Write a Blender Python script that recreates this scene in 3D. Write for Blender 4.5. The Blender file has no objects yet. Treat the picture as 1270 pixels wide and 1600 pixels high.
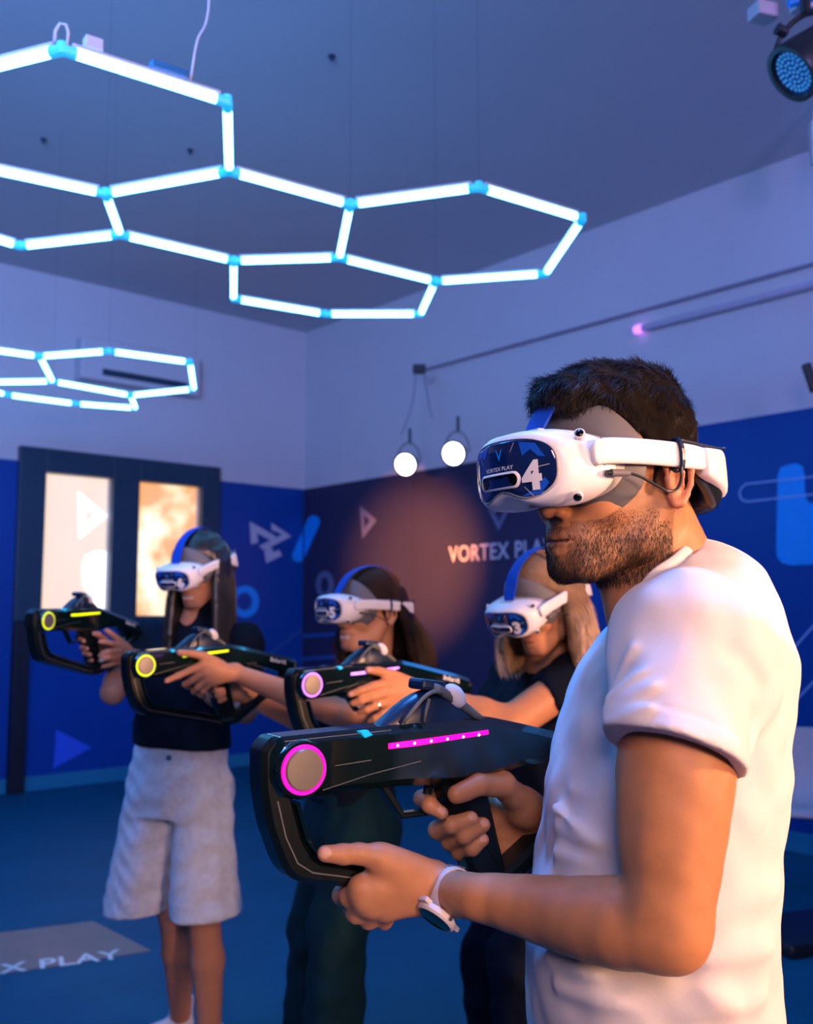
import bpy, bmesh, math, random
import numpy as np
from mathutils import Vector, Matrix
R = math.radians
C = bpy.context.scene.collection
SC = bpy.context.scene
rng = np.random.default_rng(7)

# ---------------------------------------------------------------- camera
FPX, CAMH = 1550.0, 1.45
PITCH = math.atan(160 / 1550.0)
cp_, sp_ = math.cos(PITCH), math.sin(PITCH)
cam = bpy.data.cameras.new('camera')
camo = bpy.data.objects.new('camera', cam)
C.objects.link(camo)
camo.location = (0, 0, CAMH)
camo.rotation_euler = (math.pi / 2 + PITCH, 0, 0)
cam.sensor_fit = 'VERTICAL'
cam.sensor_height = 36.0
cam.lens = FPX / 1600 * 36.0
cam.clip_start = 0.05
cam.clip_end = 60
cam.dof.use_dof = True
cam.dof.focus_distance = 1.08
cam.dof.aperture_fstop = 6.3
SC.camera = camo

def ray(px, py):
    x = (px - 635) / FPX
    y = -(py - 800) / FPX
    return np.array([x, cp_ - y * sp_, sp_ + y * cp_])
EYE = np.array([0, 0, CAMH])
def P(px, py, Y):
    """the point seen at a pixel of the photograph, Y metres in front of the camera"""
    r = ray(px, py)
    return EYE + r * (Y / r[1])
def on_plane(px, py, p0, n):
    r = ray(px, py)
    return EYE + r * (np.dot(np.array(p0) - EYE, n) / np.dot(r, n))

# ---------------------------------------------------------------- world, colour management
w = bpy.data.worlds.new('world')
SC.world = w
w.use_nodes = True
w.node_tree.nodes['Background'].inputs[0].default_value = (0.10, 0.16, 0.40, 1)
w.node_tree.nodes['Background'].inputs[1].default_value = 0.12
SC.view_settings.view_transform = 'Standard'
SC.view_settings.look = 'None'
SC.view_settings.exposure = 0.0
SC.view_settings.gamma = 1.0
SC.view_settings.use_curve_mapping = False
SC.cycles.use_denoising = True
SC.cycles.max_bounces = 6
SC.cycles.sample_clamp_indirect = 6.0
SC.cycles.use_adaptive_sampling = True

def area(name, loc, target, size, power, color, spread=180):
    l = bpy.data.lights.new(name, 'AREA')
    l.shape = 'DISK'
    l.size = size
    l.energy = power
    l.color = color
    l.spread = R(spread)
    o = bpy.data.objects.new(name, l)
    C.objects.link(o)
    o.location = loc
    o.rotation_euler = (Vector(target) - Vector(loc)).to_track_quat('-Z', 'Y').to_euler()
    return o
def spot(name, loc, target, power, color, angle, blend=0.8, radius=0.05):
    l = bpy.data.lights.new(name, 'SPOT')
    l.energy = power
    l.color = color
    l.spot_size = R(angle)
    l.spot_blend = blend
    l.shadow_soft_size = radius
    o = bpy.data.objects.new(name, l)
    C.objects.link(o)
    o.location = loc
    o.rotation_euler = (Vector(target) - Vector(loc)).to_track_quat('-Z', 'Y').to_euler()
    return o
# unseen area lamps for the warm light from the right and front
area('warm_key_light', (3.4, 0.35, 2.0), (0.1, 1.5, 1.25), 0.40, 27, (1.0, 0.51, 0.30), 62)
area('warm_front_light', (2.2, -1.6, 1.7), (0.0, 2.0, 1.2), 0.5, 12, (1.0, 0.53, 0.30), 60)
# unseen lamps added to tint and fill the room and the players
area('blue_wash_light', (-2.8, 2.6, 4.2), (-0.8, 4.0, 0.6), 1.8, 110, (0.05, 0.30, 1.0))
area('blue_wash_light', (3.2, 5.0, 4.2), (2.0, 4.8, 0.4), 1.8, 26, (0.03, 0.30, 1.0))
area('blue_up_light', (-1.6, 0.2, 3.1), (-2.8, 6.5, 4.4), 1.2, 98, (0.20, 0.38, 1.0), 105)  # this and the next are added uplights for ceiling and upper walls
area('violet_up_light', (2.8, -0.6, 3.1), (2.2, 7.0, 4.2), 1.2, 44, (0.50, 0.38, 1.0), 110)
area('room_fill_light', (0.2, -1.6, 2.6), (0.3, 1.6, 1.2), 1.2, 27, (1.0, 0.68, 0.78), 120)
area('blue_rim_light', (0.15, 1.75, 4.1), (0.22, 1.15, 1.7), 0.5, 8, (0.05, 0.28, 1.0), 40)
spot('orange_wall_spot', (-1.0, 5.4, 2.2), (0.10, 8.87, 1.90), 3300, (1.0, 0.27, 0.03), 29, 1.0)  # unseen lamp added to make the orange glow on the panel

# ---------------------------------------------------------------- materials
def lin(c):
    return tuple(((v / 255) / 12.92 if v / 255 <= 0.04045 else ((v / 255 + 0.055) / 1.055) ** 2.4) for v in c)
def mat(name, color, rough=0.5, metal=0.0, emit=None, estr=1.0, noise=0.0, nscale=20.0, bump=0.0, bscale=200.0,
        coat=0.0, sss=0.0, spec=0.5, attr=None, trans=0.0, sheen=0.0):
    m = bpy.data.materials.new(name)
    m.use_nodes = True
    nt = m.node_tree
    b = nt.nodes['Principled BSDF']
    b.inputs['Base Color'].default_value = (*color, 1)
    b.inputs['Roughness'].default_value = rough
    b.inputs['Metallic'].default_value = metal
    b.inputs['Specular IOR Level'].default_value = spec
    b.inputs['Coat Weight'].default_value = coat
    b.inputs['Coat Roughness'].default_value = 0.04
    b.inputs['Sheen Weight'].default_value = sheen
    b.inputs['Transmission Weight'].default_value = trans
    if sss:
        b.inputs['Subsurface Weight'].default_value = sss
        b.inputs['Subsurface Radius'].default_value = (1.0, 0.35, 0.2)
        b.inputs['Subsurface Scale'].default_value = 0.006
    if emit:
        b.inputs['Emission Color'].default_value = (*emit, 1)
        b.inputs['Emission Strength'].default_value = estr
    tc = nt.nodes.new('ShaderNodeTexCoord')
    src = None
    if attr:
        a = nt.nodes.new('ShaderNodeAttribute')
        a.attribute_name = attr
        src = a.outputs['Color']
        nt.links.new(src, b.inputs['Base Color'])
    if noise:
        n = nt.nodes.new('ShaderNodeTexNoise')
        n.inputs['Scale'].default_value = nscale
        n.inputs['Detail'].default_value = 5
        nt.links.new(tc.outputs['Object'], n.inputs['Vector'])
        mr = nt.nodes.new('ShaderNodeMapRange')
        mr.inputs['From Min'].default_value = 0.25
        mr.inputs['From Max'].default_value = 0.75
        mr.inputs['To Min'].default_value = 1 - noise
        mr.inputs['To Max'].default_value = 1 + noise
        nt.links.new(n.outputs['Fac'], mr.inputs['Value'])
        vm = nt.nodes.new('ShaderNodeVectorMath')
        vm.operation = 'SCALE'
        if src is not None:
            nt.links.new(src, vm.inputs[0])
        else:
            vm.inputs[0].default_value = color
        nt.links.new(mr.outputs['Result'], vm.inputs['Scale'])
        nt.links.new(vm.outputs['Vector'], b.inputs['Base Color'])
    if bump:
        n2 = nt.nodes.new('ShaderNodeTexNoise')
        n2.inputs['Scale'].default_value = bscale
        n2.inputs['Detail'].default_value = 3
        nt.links.new(tc.outputs['Object'], n2.inputs['Vector'])
        bp = nt.nodes.new('ShaderNodeBump')
        bp.inputs['Strength'].default_value = bump
        bp.inputs['Distance'].default_value = 0.002
        nt.links.new(n2.outputs['Fac'], bp.inputs['Height'])
        nt.links.new(bp.outputs['Normal'], b.inputs['Normal'])
    return m
M = {}
M['wall'] = mat('painted_wall', (0.62, 0.60, 0.64), 0.85, noise=0.03, nscale=1.5, bump=0.05, bscale=60)
M['ceiling'] = mat('painted_ceiling', (0.55, 0.56, 0.60), 0.9, noise=0.05, nscale=0.8, bump=0.05, bscale=60)
M['panel'] = mat('blue_panel', (0.0012, 0.055, 0.31), 0.38, noise=0.05, nscale=2, spec=0.35)
M['panel_dark'] = mat('navy_panel', (0.028, 0.030, 0.085), 0.5, noise=0.06, nscale=2, spec=0.2)
M['floor'] = mat('dark_floor', (0.001, 0.100, 0.19), 0.55, noise=0.10, nscale=3, bump=0.12, bscale=90, spec=0.12)
M['frame_teal'] = mat('dark_frame', (0.012, 0.045, 0.085), 0.45, noise=0.08, nscale=5)
M['graphic_white'] = mat('graphic_white', (0.50, 0.50, 0.66), 0.5)
M['graphic_grey'] = mat('graphic_grey', (0.13, 0.15, 0.30), 0.5)
M['graphic_blue'] = mat('graphic_blue', (0.002, 0.32, 0.95), 0.45, noise=0.04)
M['graphic_deep'] = mat('graphic_deep_blue', (0.03, 0.12, 0.80), 0.45, noise=0.04)
M['line_blue'] = mat('graphic_line_blue', (0.25, 0.42, 0.85), 0.5)
M['line_dim'] = mat('graphic_line_dim', (0.02, 0.09, 0.33), 0.5)
M['tan_print'] = mat('tan_floor_print', (0.30, 0.20, 0.18), 0.55, noise=0.08, nscale=6)
M['hex_light'] = mat('hexagon_light_tube', (0.8, 0.9, 1.0), 0.4, emit=(0.09, 0.50, 1.0), estr=24.0)
M['hex_joint'] = mat('hexagon_joint_plastic', (0.1, 0.5, 0.8), 0.3, emit=(0.0, 0.40, 0.9), estr=0.9)
M['hex_back'] = mat('hexagon_tube_backing', (0.55, 0.52, 0.60), 0.5, noise=0.03)
M['white_plastic'] = mat('white_plastic', (0.80, 0.79, 0.80), 0.38, noise=0.02, nscale=30, bump=0.02, bscale=400)
M['white_matte'] = mat('white_matte_plastic', (0.70, 0.68, 0.70), 0.5, noise=0.03, nscale=30)
M['grey_gasket'] = mat('grey_face_gasket', (0.13, 0.125, 0.13), 0.6, noise=0.05, nscale=40, bump=0.05, bscale=500)
M['grey_light'] = mat('light_grey_plastic', (0.42, 0.41, 0.42), 0.5, noise=0.03)
M['visor'] = mat('navy_gloss_visor', (0.005, 0.018, 0.10), 0.08, coat=1.0, noise=0.3, nscale=30)
M['visor_blue'] = mat('visor_blue_print', (0.01, 0.10, 0.62), 0.12, coat=1.0)
M['black_gloss'] = mat('black_gloss', (0.003, 0.003, 0.004), 0.10, coat=0.3, noise=0.1)
M['black'] = mat('black_plastic', (0.010, 0.013, 0.015), 0.30, noise=0.15, nscale=30, coat=0.3)
M['gun_black'] = mat('gun_gloss_shell', (0.002, 0.009, 0.010), 0.12, coat=1.0, noise=0.2, nscale=20)
M['gun_matte'] = mat('gun_matte_shell', (0.003, 0.007, 0.009), 0.30, noise=0.2, nscale=60, spec=0.3)
M['edge_glint'] = mat('gun_edge_glint', (0.22, 0.23, 0.24), 0.28, metal=0.6, noise=0.1)  # pale strips painted as highlights on the rifle edges
M['cap_metal'] = mat('brushed_round_cap', (0.28, 0.25, 0.22), 0.33, metal=0.55, noise=0.04, nscale=200)
M['strap'] = mat('navy_fabric_strap', (0.003, 0.05, 0.42), 0.6, noise=0.15, nscale=60, bump=0.3, bscale=900, spec=.2)
M['rubber'] = mat('grey_rubber', (0.10, 0.11, 0.10), 0.55, noise=0.1)
M['watch_band'] = mat('white_watch_band', (0.62, 0.55, 0.53), 0.55, noise=0.04, nscale=60)
M['print_white'] = mat('white_print', (0.78, 0.78, 0.80), 0.4)
M['metal'] = mat('silver_metal', (0.7, 0.68, 0.66), 0.2, metal=1.0, noise=0.05)
for k, c, s in (('magenta', (1.0, 0.0, 0.30), 2.6), ('yellow', (0.75, 0.85, 0.0), 1.7), ('violet', (0.62, 0.20, 1.0), 2.2)):
    M['led_' + k] = mat('led_' + k, tuple(0.5 * v for v in c), 0.4, emit=c, estr=s)
    M['ring_' + k] = mat('ring_led_' + k, tuple(0.5 * v for v in c), 0.4, emit=c, estr=s * 0.9)
M['led_dot'] = mat('led_hot_dot', (1, 0.7, 0.9), 0.4, emit=(1.0, 0.45, 0.8), estr=2.2)

# ---------------------------------------------------------------- mesh helpers
def mesh_obj(name, verts, faces, m=None, parent=None, smooth=True, loc=None):
    me = bpy.data.meshes.new(name)
    v = np.asarray(verts, float)
    if isinstance(faces, np.ndarray):
        k = faces.shape[1]
        me.vertices.add(len(v))
        me.vertices.foreach_set('co', v.ravel())
        me.loops.add(faces.size)
        me.loops.foreach_set('vertex_index', faces.astype(np.int32).ravel())
        me.polygons.add(len(faces))
        me.polygons.foreach_set('loop_start', np.arange(0, faces.size, k, dtype=np.int32))
        me.polygons.foreach_set('loop_total', np.full(len(faces), k, dtype=np.int32))
        me.update(calc_edges=True)
    else:
        me.from_pydata(v.tolist(), [], faces)
        me.update()
    if smooth:
        me.polygons.foreach_set('use_smooth', np.ones(len(me.polygons), dtype=bool))
    o = bpy.data.objects.new(name, me)
    if m: me.materials.append(m)
    C.objects.link(o)
    if parent: o.parent = parent
    if loc is not None: o.location = loc
    return o
class MB:
    def __init__(s):
        s.v = []; s.f = []
    def add(s, v, f):
        n = len(s.v)
        s.v += [tuple(map(float, p)) for p in v]
        s.f += [tuple(i + n for i in q) for q in f]
        return s
    def box(s, c, d, rot=None):
        x, y, z = [q / 2 for q in d]
        v = [Vector((a * x, b * y, e * z)) for a in (-1, 1) for b in (-1, 1) for e in (-1, 1)]
        if rot: v = [rot @ q for q in v]
        v = [q + Vector(c) for q in v]
        return s.add(v, [(0, 1, 3, 2), (4, 6, 7, 5), (0, 4, 5, 1), (2, 3, 7, 6), (0, 2, 6, 4), (1, 5, 7, 3)])
    def tube(s, pts, r, n=10, caps=True):
        pts = [Vector(p) for p in pts]
        rr = r if hasattr(r, '__len__') else [r] * len(pts)
        t0 = (pts[1] - pts[0]).normalized()
        u = t0.orthogonal().normalized()
        V = []
        for i, p in enumerate(pts):
            a = pts[max(i - 1, 0)]; b = pts[min(i + 1, len(pts) - 1)]
            t = (b - a).normalized()
            u = (u - t * u.dot(t)).normalized()
            w_ = t.cross(u)
            V += [p + (u * math.cos(2 * math.pi * j / n) + w_ * math.sin(2 * math.pi * j / n)) * rr[i] for j in range(n)]
        F = [(i * n + j, i * n + (j + 1) % n, (i + 1) * n + (j + 1) % n, (i + 1) * n + j) for i in range(len(pts) - 1) for j in range(n)]
        if caps:
            F += [tuple(range(n))[::-1], tuple((len(pts) - 1) * n + j for j in range(n))]
        return s.add(V, F)
    def loft(s, secs, caps=True, close=True):
        n = len(secs[0])
        V = [p for q in secs for p in q]
        F = []
        for i in range(len(secs) - 1):
            for j in range(n if close else n - 1):
                F.append((i * n + j, i * n + (j + 1) % n, (i + 1) * n + (j + 1) % n, (i + 1) * n + j))
        if caps:
            F += [tuple(range(n))[::-1], tuple((len(secs) - 1) * n + j for j in range(n))]
        return s.add(V, F)
    def lathe(s, prof, c, axis, n=32):
        """prof: (radius, height along axis)"""
        ax = Vector(axis).normalized(); u = ax.orthogonal().normalized(); w_ = ax.cross(u)
        secs = [[Vector(c) + ax * h + (u * math.cos(2 * math.pi * j / n) + w_ * math.sin(2 * math.pi * j / n)) * max(r, 1e-5) for j in range(n)] for r, h in prof]
        return s.loft(secs)
    def prism(s, out, t, bev=0.0, yc=0.0, top_in=None):
        """outline in x,z extruded to +-t in y, edges bevelled"""
        n = len(out)
        P2 = [Vector(q) for q in out]
        A = sum(P2[i].x * P2[(i + 1) % n].y - P2[(i + 1) % n].x * P2[i].y for i in range(n))
        if A < 0: P2 = P2[::-1]
        ins = []
        for i in range(n):
            a = (P2[i] - P2[i - 1]).normalized(); b = (P2[(i + 1) % n] - P2[i]).normalized()
            na = Vector((-a.y, a.x)); nb = Vector((-b.y, b.x))
            m_ = (na + nb)
            m_ = m_ / max(m_.length, 1e-6)
            k = bev / max(m_.dot(na), 0.5)
            ins.append(P2[i] + m_ * k)
        rings = [(ins, -t), (P2, -t + bev), (P2, t - bev), (ins, t)] if bev > 0 else [(P2, -t), (P2, t)]
        secs = [[(q.x, yc + y, q.y) for q in rg] for rg, y in rings]
        return s.loft(secs)
    def obj(s, name, m, parent=None, smooth=False, bevel=0.0, sub=0, loc=None, auto=False):
        o = mesh_obj(name, s.v, s.f, m, parent, smooth or auto, loc)
        bm = bmesh.new(); bm.from_mesh(o.data)
        bmesh.ops.recalc_face_normals(bm, faces=bm.faces)
        if auto:
            for e in bm.edges:
                e.smooth = not (len(e.link_faces) == 2 and e.calc_face_angle(0) > R(38))
        bm.to_mesh(o.data); bm.free()
        if bevel:
            b = o.modifiers.new('bevel', 'BEVEL'); b.width = bevel; b.segments = 2; b.limit_method = 'ANGLE'
        if sub:
            q = o.modifiers.new('sub', 'SUBSURF'); q.levels = sub; q.render_levels = sub
        return o
def tag(o, label=None, cat=None, group=None, kind=None):
    if label: o['label'] = label
    if cat: o['category'] = cat
    if group: o['group'] = group
    if kind: o['kind'] = kind
    return o
def empty(name, loc=(0, 0, 0), rot=(0, 0, 0)):
    o = bpy.data.objects.new(name, None)
    C.objects.link(o)
    o.location = loc; o.rotation_euler = rot
    o.empty_display_size = 0.05
    return o
def text_geo(txt, size, offset=0.0, extrude=0.0, spacing=1.0, xscale=1.0, align='CENTER'):
    cu = bpy.data.curves.new('t', 'FONT')
    cu.body = txt; cu.size = size; cu.offset = offset; cu.extrude = extrude
    cu.align_x = align; cu.align_y = 'CENTER'; cu.space_character = spacing
    cu.resolution_u = 6
    o = bpy.data.objects.new('t', cu)
    C.objects.link(o)
    dg = bpy.context.evaluated_depsgraph_get()
    me = bpy.data.meshes.new_from_object(o.evaluated_get(dg))
    v = np.array([q.co[:] for q in me.vertices])
    f = [tuple(p.vertices) for p in me.polygons]
    bpy.data.objects.remove(o); bpy.data.curves.remove(cu); bpy.data.meshes.remove(me)
    v[:, 0] *= xscale
    return v, f
def subdivide_geo(v, f, maxlen):
    bm = bmesh.new()
    vs = [bm.verts.new(q) for q in v]
    for q in f:
        try: bm.faces.new([vs[i] for i in q])
        except ValueError: pass
    for _ in range(6):
        es = [e for e in bm.edges if e.calc_length() > maxlen]
        if not es: break
        bmesh.ops.subdivide_edges(bm, edges=es, cuts=1)
        bmesh.ops.triangulate(bm, faces=[q for q in bm.faces if len(q.verts) > 4])
    bm.verts.index_update()
    V = np.array([q.co[:] for q in bm.verts]); F = [tuple(x.index for x in q.verts) for q in bm.faces]
    bm.free()
    return V, F
def copy_tree(o, parent=None):
    c = o.copy(); C.objects.link(c)
    if parent: c.parent = parent
    for ch in list(o.children): copy_tree(ch, c)
    return c

# ---------------------------------------------------------------- the room
CX, CY = -1.06, 10.2
CEIL, PAN = 4.40, 2.735
ld = np.array([-1.133, -1.0]); ld /= np.linalg.norm(ld)      # from the corner along the left wall
rd = np.array([0.882, -1.0]); rd /= np.linalg.norm(rd)       # from the corner along the right wall
corner = np.array([CX, CY])
Lend = corner + ld * 12.5
Rend = corner + rd * 15.5
far = Lend + rd * 15.5
nl = np.array([rd[0], rd[1], 0])      # left wall's normal points into the room, i.e. along the right wall
nr = np.array([ld[0], ld[1], 0])
def wall_box(name, a, b, out, z0, z1, th, m):
    a = np.array(a); b = np.array(b); o2 = np.array(out) * th
    v = [(a[0], a[1], z0), (b[0], b[1], z0), (b[0] + o2[0], b[1] + o2[1], z0), (a[0] + o2[0], a[1] + o2[1], z0)]
    v += [(x, y, z1) for x, y, _ in v]
    mb = MB().add(v, [(0, 3, 2, 1), (4, 5, 6, 7), (0, 1, 5, 4), (1, 2, 6, 5), (2, 3, 7, 6), (3, 0, 4, 7)])
    return tag(mb.obj(name, m), kind='structure')
fl = MB()
fl.add([(corner[0], corner[1], 0), (*Lend, 0), (*far, 0), (*Rend, 0)] + [(corner[0], corner[1], -0.1), (*Lend, -0.1), (*far, -0.1), (*Rend, -0.1)],
       [(0, 1, 2, 3), (7, 6, 5, 4), (0, 4, 5, 1), (1, 5, 6, 2), (2, 6, 7, 3), (3, 7, 4, 0)])
tag(fl.obj('floor', M['floor']), kind='structure')
ce = MB()
ce.add([(corner[0], corner[1], CEIL), (*Lend, CEIL), (*far, CEIL), (*Rend, CEIL)] + [(corner[0], corner[1], CEIL + .1), (*Lend, CEIL + .1), (*far, CEIL + .1), (*Rend, CEIL + .1)],
       [(0, 1, 2, 3), (7, 6, 5, 4), (0, 4, 5, 1), (1, 5, 6, 2), (2, 6, 7, 3), (3, 7, 4, 0)])
tag(ce.obj('ceiling', M['ceiling']), kind='structure')
def LW(px, py, off=0.0):
    return on_plane(px, py, np.array([CX, CY, 0]) + nl * off, nl)
def RW(px, py, off=0.0):
    return on_plane(px, py, np.array([CX, CY, 0]) + nr * off, nr)
def s_on(p, d):
    return float(np.dot(p[:2] - corner, d))
# door frame extents on the left wall
sA, sB = s_on(LW(338, 800), ld), s_on(LW(24, 800), ld)
zD = 0.5 * (LW(338, 732)[2] + LW(28, 697)[2])
# glazed openings in the left wall
wins = []
for x0, x1 in ((64, 169), (211, 309)):
    wins.append((s_on(LW(x1, 850), ld), s_on(LW(x0, 850), ld)))
zw1 = 0.5 * (LW(64, 741)[2] + LW(309, 759)[2])
zw0 = LW(64, 962)[2]
def left_wall_piece(mb, s0, s1, z0, z1, y0, y1):
    """a block of the left wall: s along the wall from the corner, y0..y1 into the room"""
    def q(s, y, z):
        p = corner + ld * s + nl[:2] * y
        return (p[0], p[1], z)
    v = [q(s0, y0, z0), q(s1, y0, z0), q(s1, y1, z0), q(s0, y1, z0), q(s0, y0, z1), q(s1, y0, z1), q(s1, y1, z1), q(s0, y1, z1)]
    mb.add(v, [(0, 3, 2, 1), (4, 5, 6, 7), (0, 1, 5, 4), (1, 2, 6, 5), (2, 3, 7, 6), (3, 0, 4, 7)])
mb = MB()
(w2a, w2b), (w1a, w1b) = wins[1], wins[0]
left_wall_piece(mb, 0, w2a, 0, CEIL, -0.2, 0)
left_wall_piece(mb, w2b, w1a, 0, CEIL, -0.2, 0)
left_wall_piece(mb, w1b, 12.5, 0, CEIL, -0.2, 0)
for a, b in ((w2a, w2b), (w1a, w1b)):
    left_wall_piece(mb, a, b, 0, zw0, -0.2, 0)
    left_wall_piece(mb, a, b, zw1, CEIL, -0.2, 0)
tag(mb.obj('wall_left', M['wall']), kind='structure')
wall_box('wall_right', corner, Rend, -nr[:2], 0, CEIL, 0.2, M['wall'])
wall_box('wall_back', Lend, far, ld, 0, CEIL, 0.2, M['wall'])
wall_box('wall_front', Rend, far, rd, 0, CEIL, 0.2, M['wall'])
# blue cladding on the lower part of both walls (boards with seams)
def right_piece(mb, s0, s1, z0, z1, y0, y1):
    def q(s, y, z):
        p = corner + rd * s + nr[:2] * y
        return (p[0], p[1], z)
    v = [q(s0, y0, z0), q(s1, y0, z0), q(s1, y1, z0), q(s0, y1, z0), q(s0, y0, z1), q(s1, y0, z1), q(s1, y1, z1), q(s0, y1, z1)]
    mb.add(v, [(0, 3, 2, 1), (4, 5, 6, 7), (0, 1, 5, 4), (1, 2, 6, 5), (2, 3, 7, 6), (3, 0, 4, 7)])
mb = MB()
left_wall_piece(mb, 0.02, sA, 0.12, PAN, 0.0, 0.02)
left_wall_piece(mb, sB, 12.4, 0.12, PAN, 0.0, 0.02)
for a, b, z0, z1 in ((sA, sB, 0.12, zw0 - 0.05),):
    left_wall_piece(mb, a, b, z0, z1, 0.0, 0.02)
tag(mb.obj('trim_1', M['panel'], bevel=0.002), kind='structure')
sSeam = s_on(RW(648, 850), rd)
mb = MB(); right_piece(mb, 0.02, sSeam - 0.003, 0.12, PAN, 0.0, 0.02)
sS2 = s_on(RW(905, 850), rd)
right_piece(mb, sSeam + 0.003, sS2 - 0.003, 0.12, PAN, 0.0, 0.02)
tag(mb.obj('trim_2', M['panel_dark'], bevel=0.002), kind='structure')
mb = MB(); right_piece(mb, sS2 + 0.003, 8.2, 0.12, PAN, 0.0, 0.02); right_piece(mb, 8.206, 15.4, 0.12, PAN, 0.0, 0.02)
tag(mb.obj('trim_3', M['panel'], bevel=0.002), kind='structure')
mb = MB(); left_wall_piece(mb, 0.02, 12.4, 0, 0.12, 0, 0.03)
M['baseboard'] = mat('baseboard_blue', (0.01, 0.20, 0.36), 0.5, noise=0.05)
tag(mb.obj('baseboard_left', M['baseboard'], bevel=0.004), kind='structure')
mb = MB(); right_piece(mb, 0.02, 15.4, 0, 0.12, 0, 0.03)
tag(mb.obj('baseboard_right', M['baseboard'], bevel=0.004), kind='structure')
# glazed door frame: frame of members around the two panes
mb = MB()
left_wall_piece(mb, sA, w2a, zw0 - .05, zD, 0, 0.07)
left_wall_piece(mb, w2b, w1a, zw0 - .05, zD, 0, 0.07)
left_wall_piece(mb, w1b, sB, zw0 - .05, zD, 0, 0.07)
for a, b in ((w2a, w2b), (w1a, w1b)):
    left_wall_piece(mb, a, b, zw1, zD, 0, 0.07)
    left_wall_piece(mb, a, b, zw0 - .05, zw0, 0, 0.07)
tag(mb.obj('door_1', M['frame_teal'], bevel=0.006), kind='structure')
mb = MB(); left_wall_piece(mb, s_on(LW(36, 1100), ld), s_on(LW(12, 1100), ld), 0.0, zw0 - .06, 0.02, 0.10)
M['post'] = mat('near_black_post', (0.006, 0.008, 0.02), 0.5, noise=0.1)
tag(mb.obj('trim_4', M['post'], bevel=0.004), kind='structure')
# bright frosted panes with daylight behind
def pane_mat(name, leafy):
    m = bpy.data.materials.new(name); m.use_nodes = True
    nt = m.node_tree; b = nt.nodes['Principled BSDF']
    tc = nt.nodes.new('ShaderNodeTexCoord'); n = nt.nodes.new('ShaderNodeTexNoise')
    n.inputs['Scale'].default_value = 2.6 if leafy else 0.7; n.inputs['Detail'].default_value = 3
    nt.links.new(tc.outputs['Object'], n.inputs['Vector'])
    cr = nt.nodes.new('ShaderNodeValToRGB')
    e = cr.color_ramp.elements
    if leafy:
        e[0].position = 0.40; e[0].color = (1.0, 0.45, 0.12, 1)
        e[1].position = 0.62; e[1].color = (1.5, 1.25, 0.95, 1)
        q = e.new(0.5); q.color = (1.2, 0.85, 0.45, 1)
    else:
        e[0].position = 0.35; e[0].color = (1.0, 0.72, 0.54, 1)
        e[1].position = 0.7; e[1].color = (1.03, 0.84, 0.68, 1)
    nt.links.new(n.outputs['Fac'], cr.inputs['Fac'])
    nt.links.new(cr.outputs['Color'], b.inputs['Emission Color'])
    b.inputs['Emission Strength'].default_value = 0.95
    b.inputs['Base Color'].default_value = (0.3, 0.28, 0.25, 1); b.inputs['Roughness'].default_value = 0.3
    return m
for i, (a, b) in enumerate(((w1a, w1b), (w2a, w2b))):
    mb = MB(); left_wall_piece(mb, a, b, zw0, zw1, -0.06, -0.05)
    tag(mb.obj('window_%d' % (i + 1), pane_mat('daylit_pane_%d' % i, i == 1)), kind='structure')

M['sticker'] = mat('window_sticker', (.8, .8, .78), .5, emit=(1.0, .97, .90), estr=1.5)  # emission paints in the daylight from behind the sticker
for pts, lab in ((((122, 768), (124, 842), (168, 806)), 'white open triangle sticker on the left glass pane of the door'),
                 (((128, 885), (134, 868), (148, 861), (166, 862), (168, 955), (150, 957), (142, 930), (130, 915)), 'white rounded sticker low on the left glass pane of the door')):
    k_ = len(pts); a_ = [LW(x, y, -.046) for x, y in pts]; b_ = [LW(x, y, -.043) for x, y in pts]
    if k_ == 3:
        c_ = sum(b_) / 3; i_ = [c_ + (q - c_) * .32 for q in b_]
        F_ = [(i, (i + 1) % 3, 3 + (i + 1) % 3, 3 + i) for i in range(3)] + [(6 + i, 6 + (i + 1) % 3, (i + 1) % 3, i) for i in range(3)]
        o_ = MB().add(b_ + i_ + a_, F_).obj('window_sticker', M['sticker'])
    else:
        F_ = [tuple(range(k_)), tuple(range(k_, 2 * k_))[::-1]] + [(i, (i + 1) % k_, k_ + (i + 1) % k_, k_ + i) for i in range(k_)]
        o_ = MB().add(a_ + b_, F_).obj('window_sticker', M['sticker'])
    tag(o_, lab, 'sticker')
# ---- wall graphics: thin printed shapes, each lies on its wall
def decal(name, pts2, wall, m, off=0.024, th=0.003):
    f = LW if wall == 'L' else RW
    n = nl if wall == 'L' else nr
    a = [f(x, y, off) for x, y in pts2]
    b = [q + n * th for q in a]
    k = len(a)
    v = a + b
    F = [tuple(range(k))[::-1], tuple(range(k, 2 * k))] + [(i, (i + 1) % k, k + (i + 1) % k, k + i) for i in range(k)]
    return MB().add(v, F).obj(name, m)
def rounded(cx, cy, hw, hh, r, skew=0.0, rot=0.0, n=6):
    pts = []
    for sx, sy, a0 in ((1, -1, -90), (1, 1, 0), (-1, 1, 90), (-1, -1, 180)):
        for i in range(n + 1):
            a = R(a0 + 90 * i / n)
            pts.append((sx * (hw - r) + r * math.cos(a), sy * (hh - r) + r * math.sin(a)))
    out = []
    for x, y in pts:
        y2 = y + skew * x
        out.append((cx + x * math.cos(rot) - y2 * math.sin(rot), cy + x * math.sin(rot) + y2 * math.cos(rot)))
    return out
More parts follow.
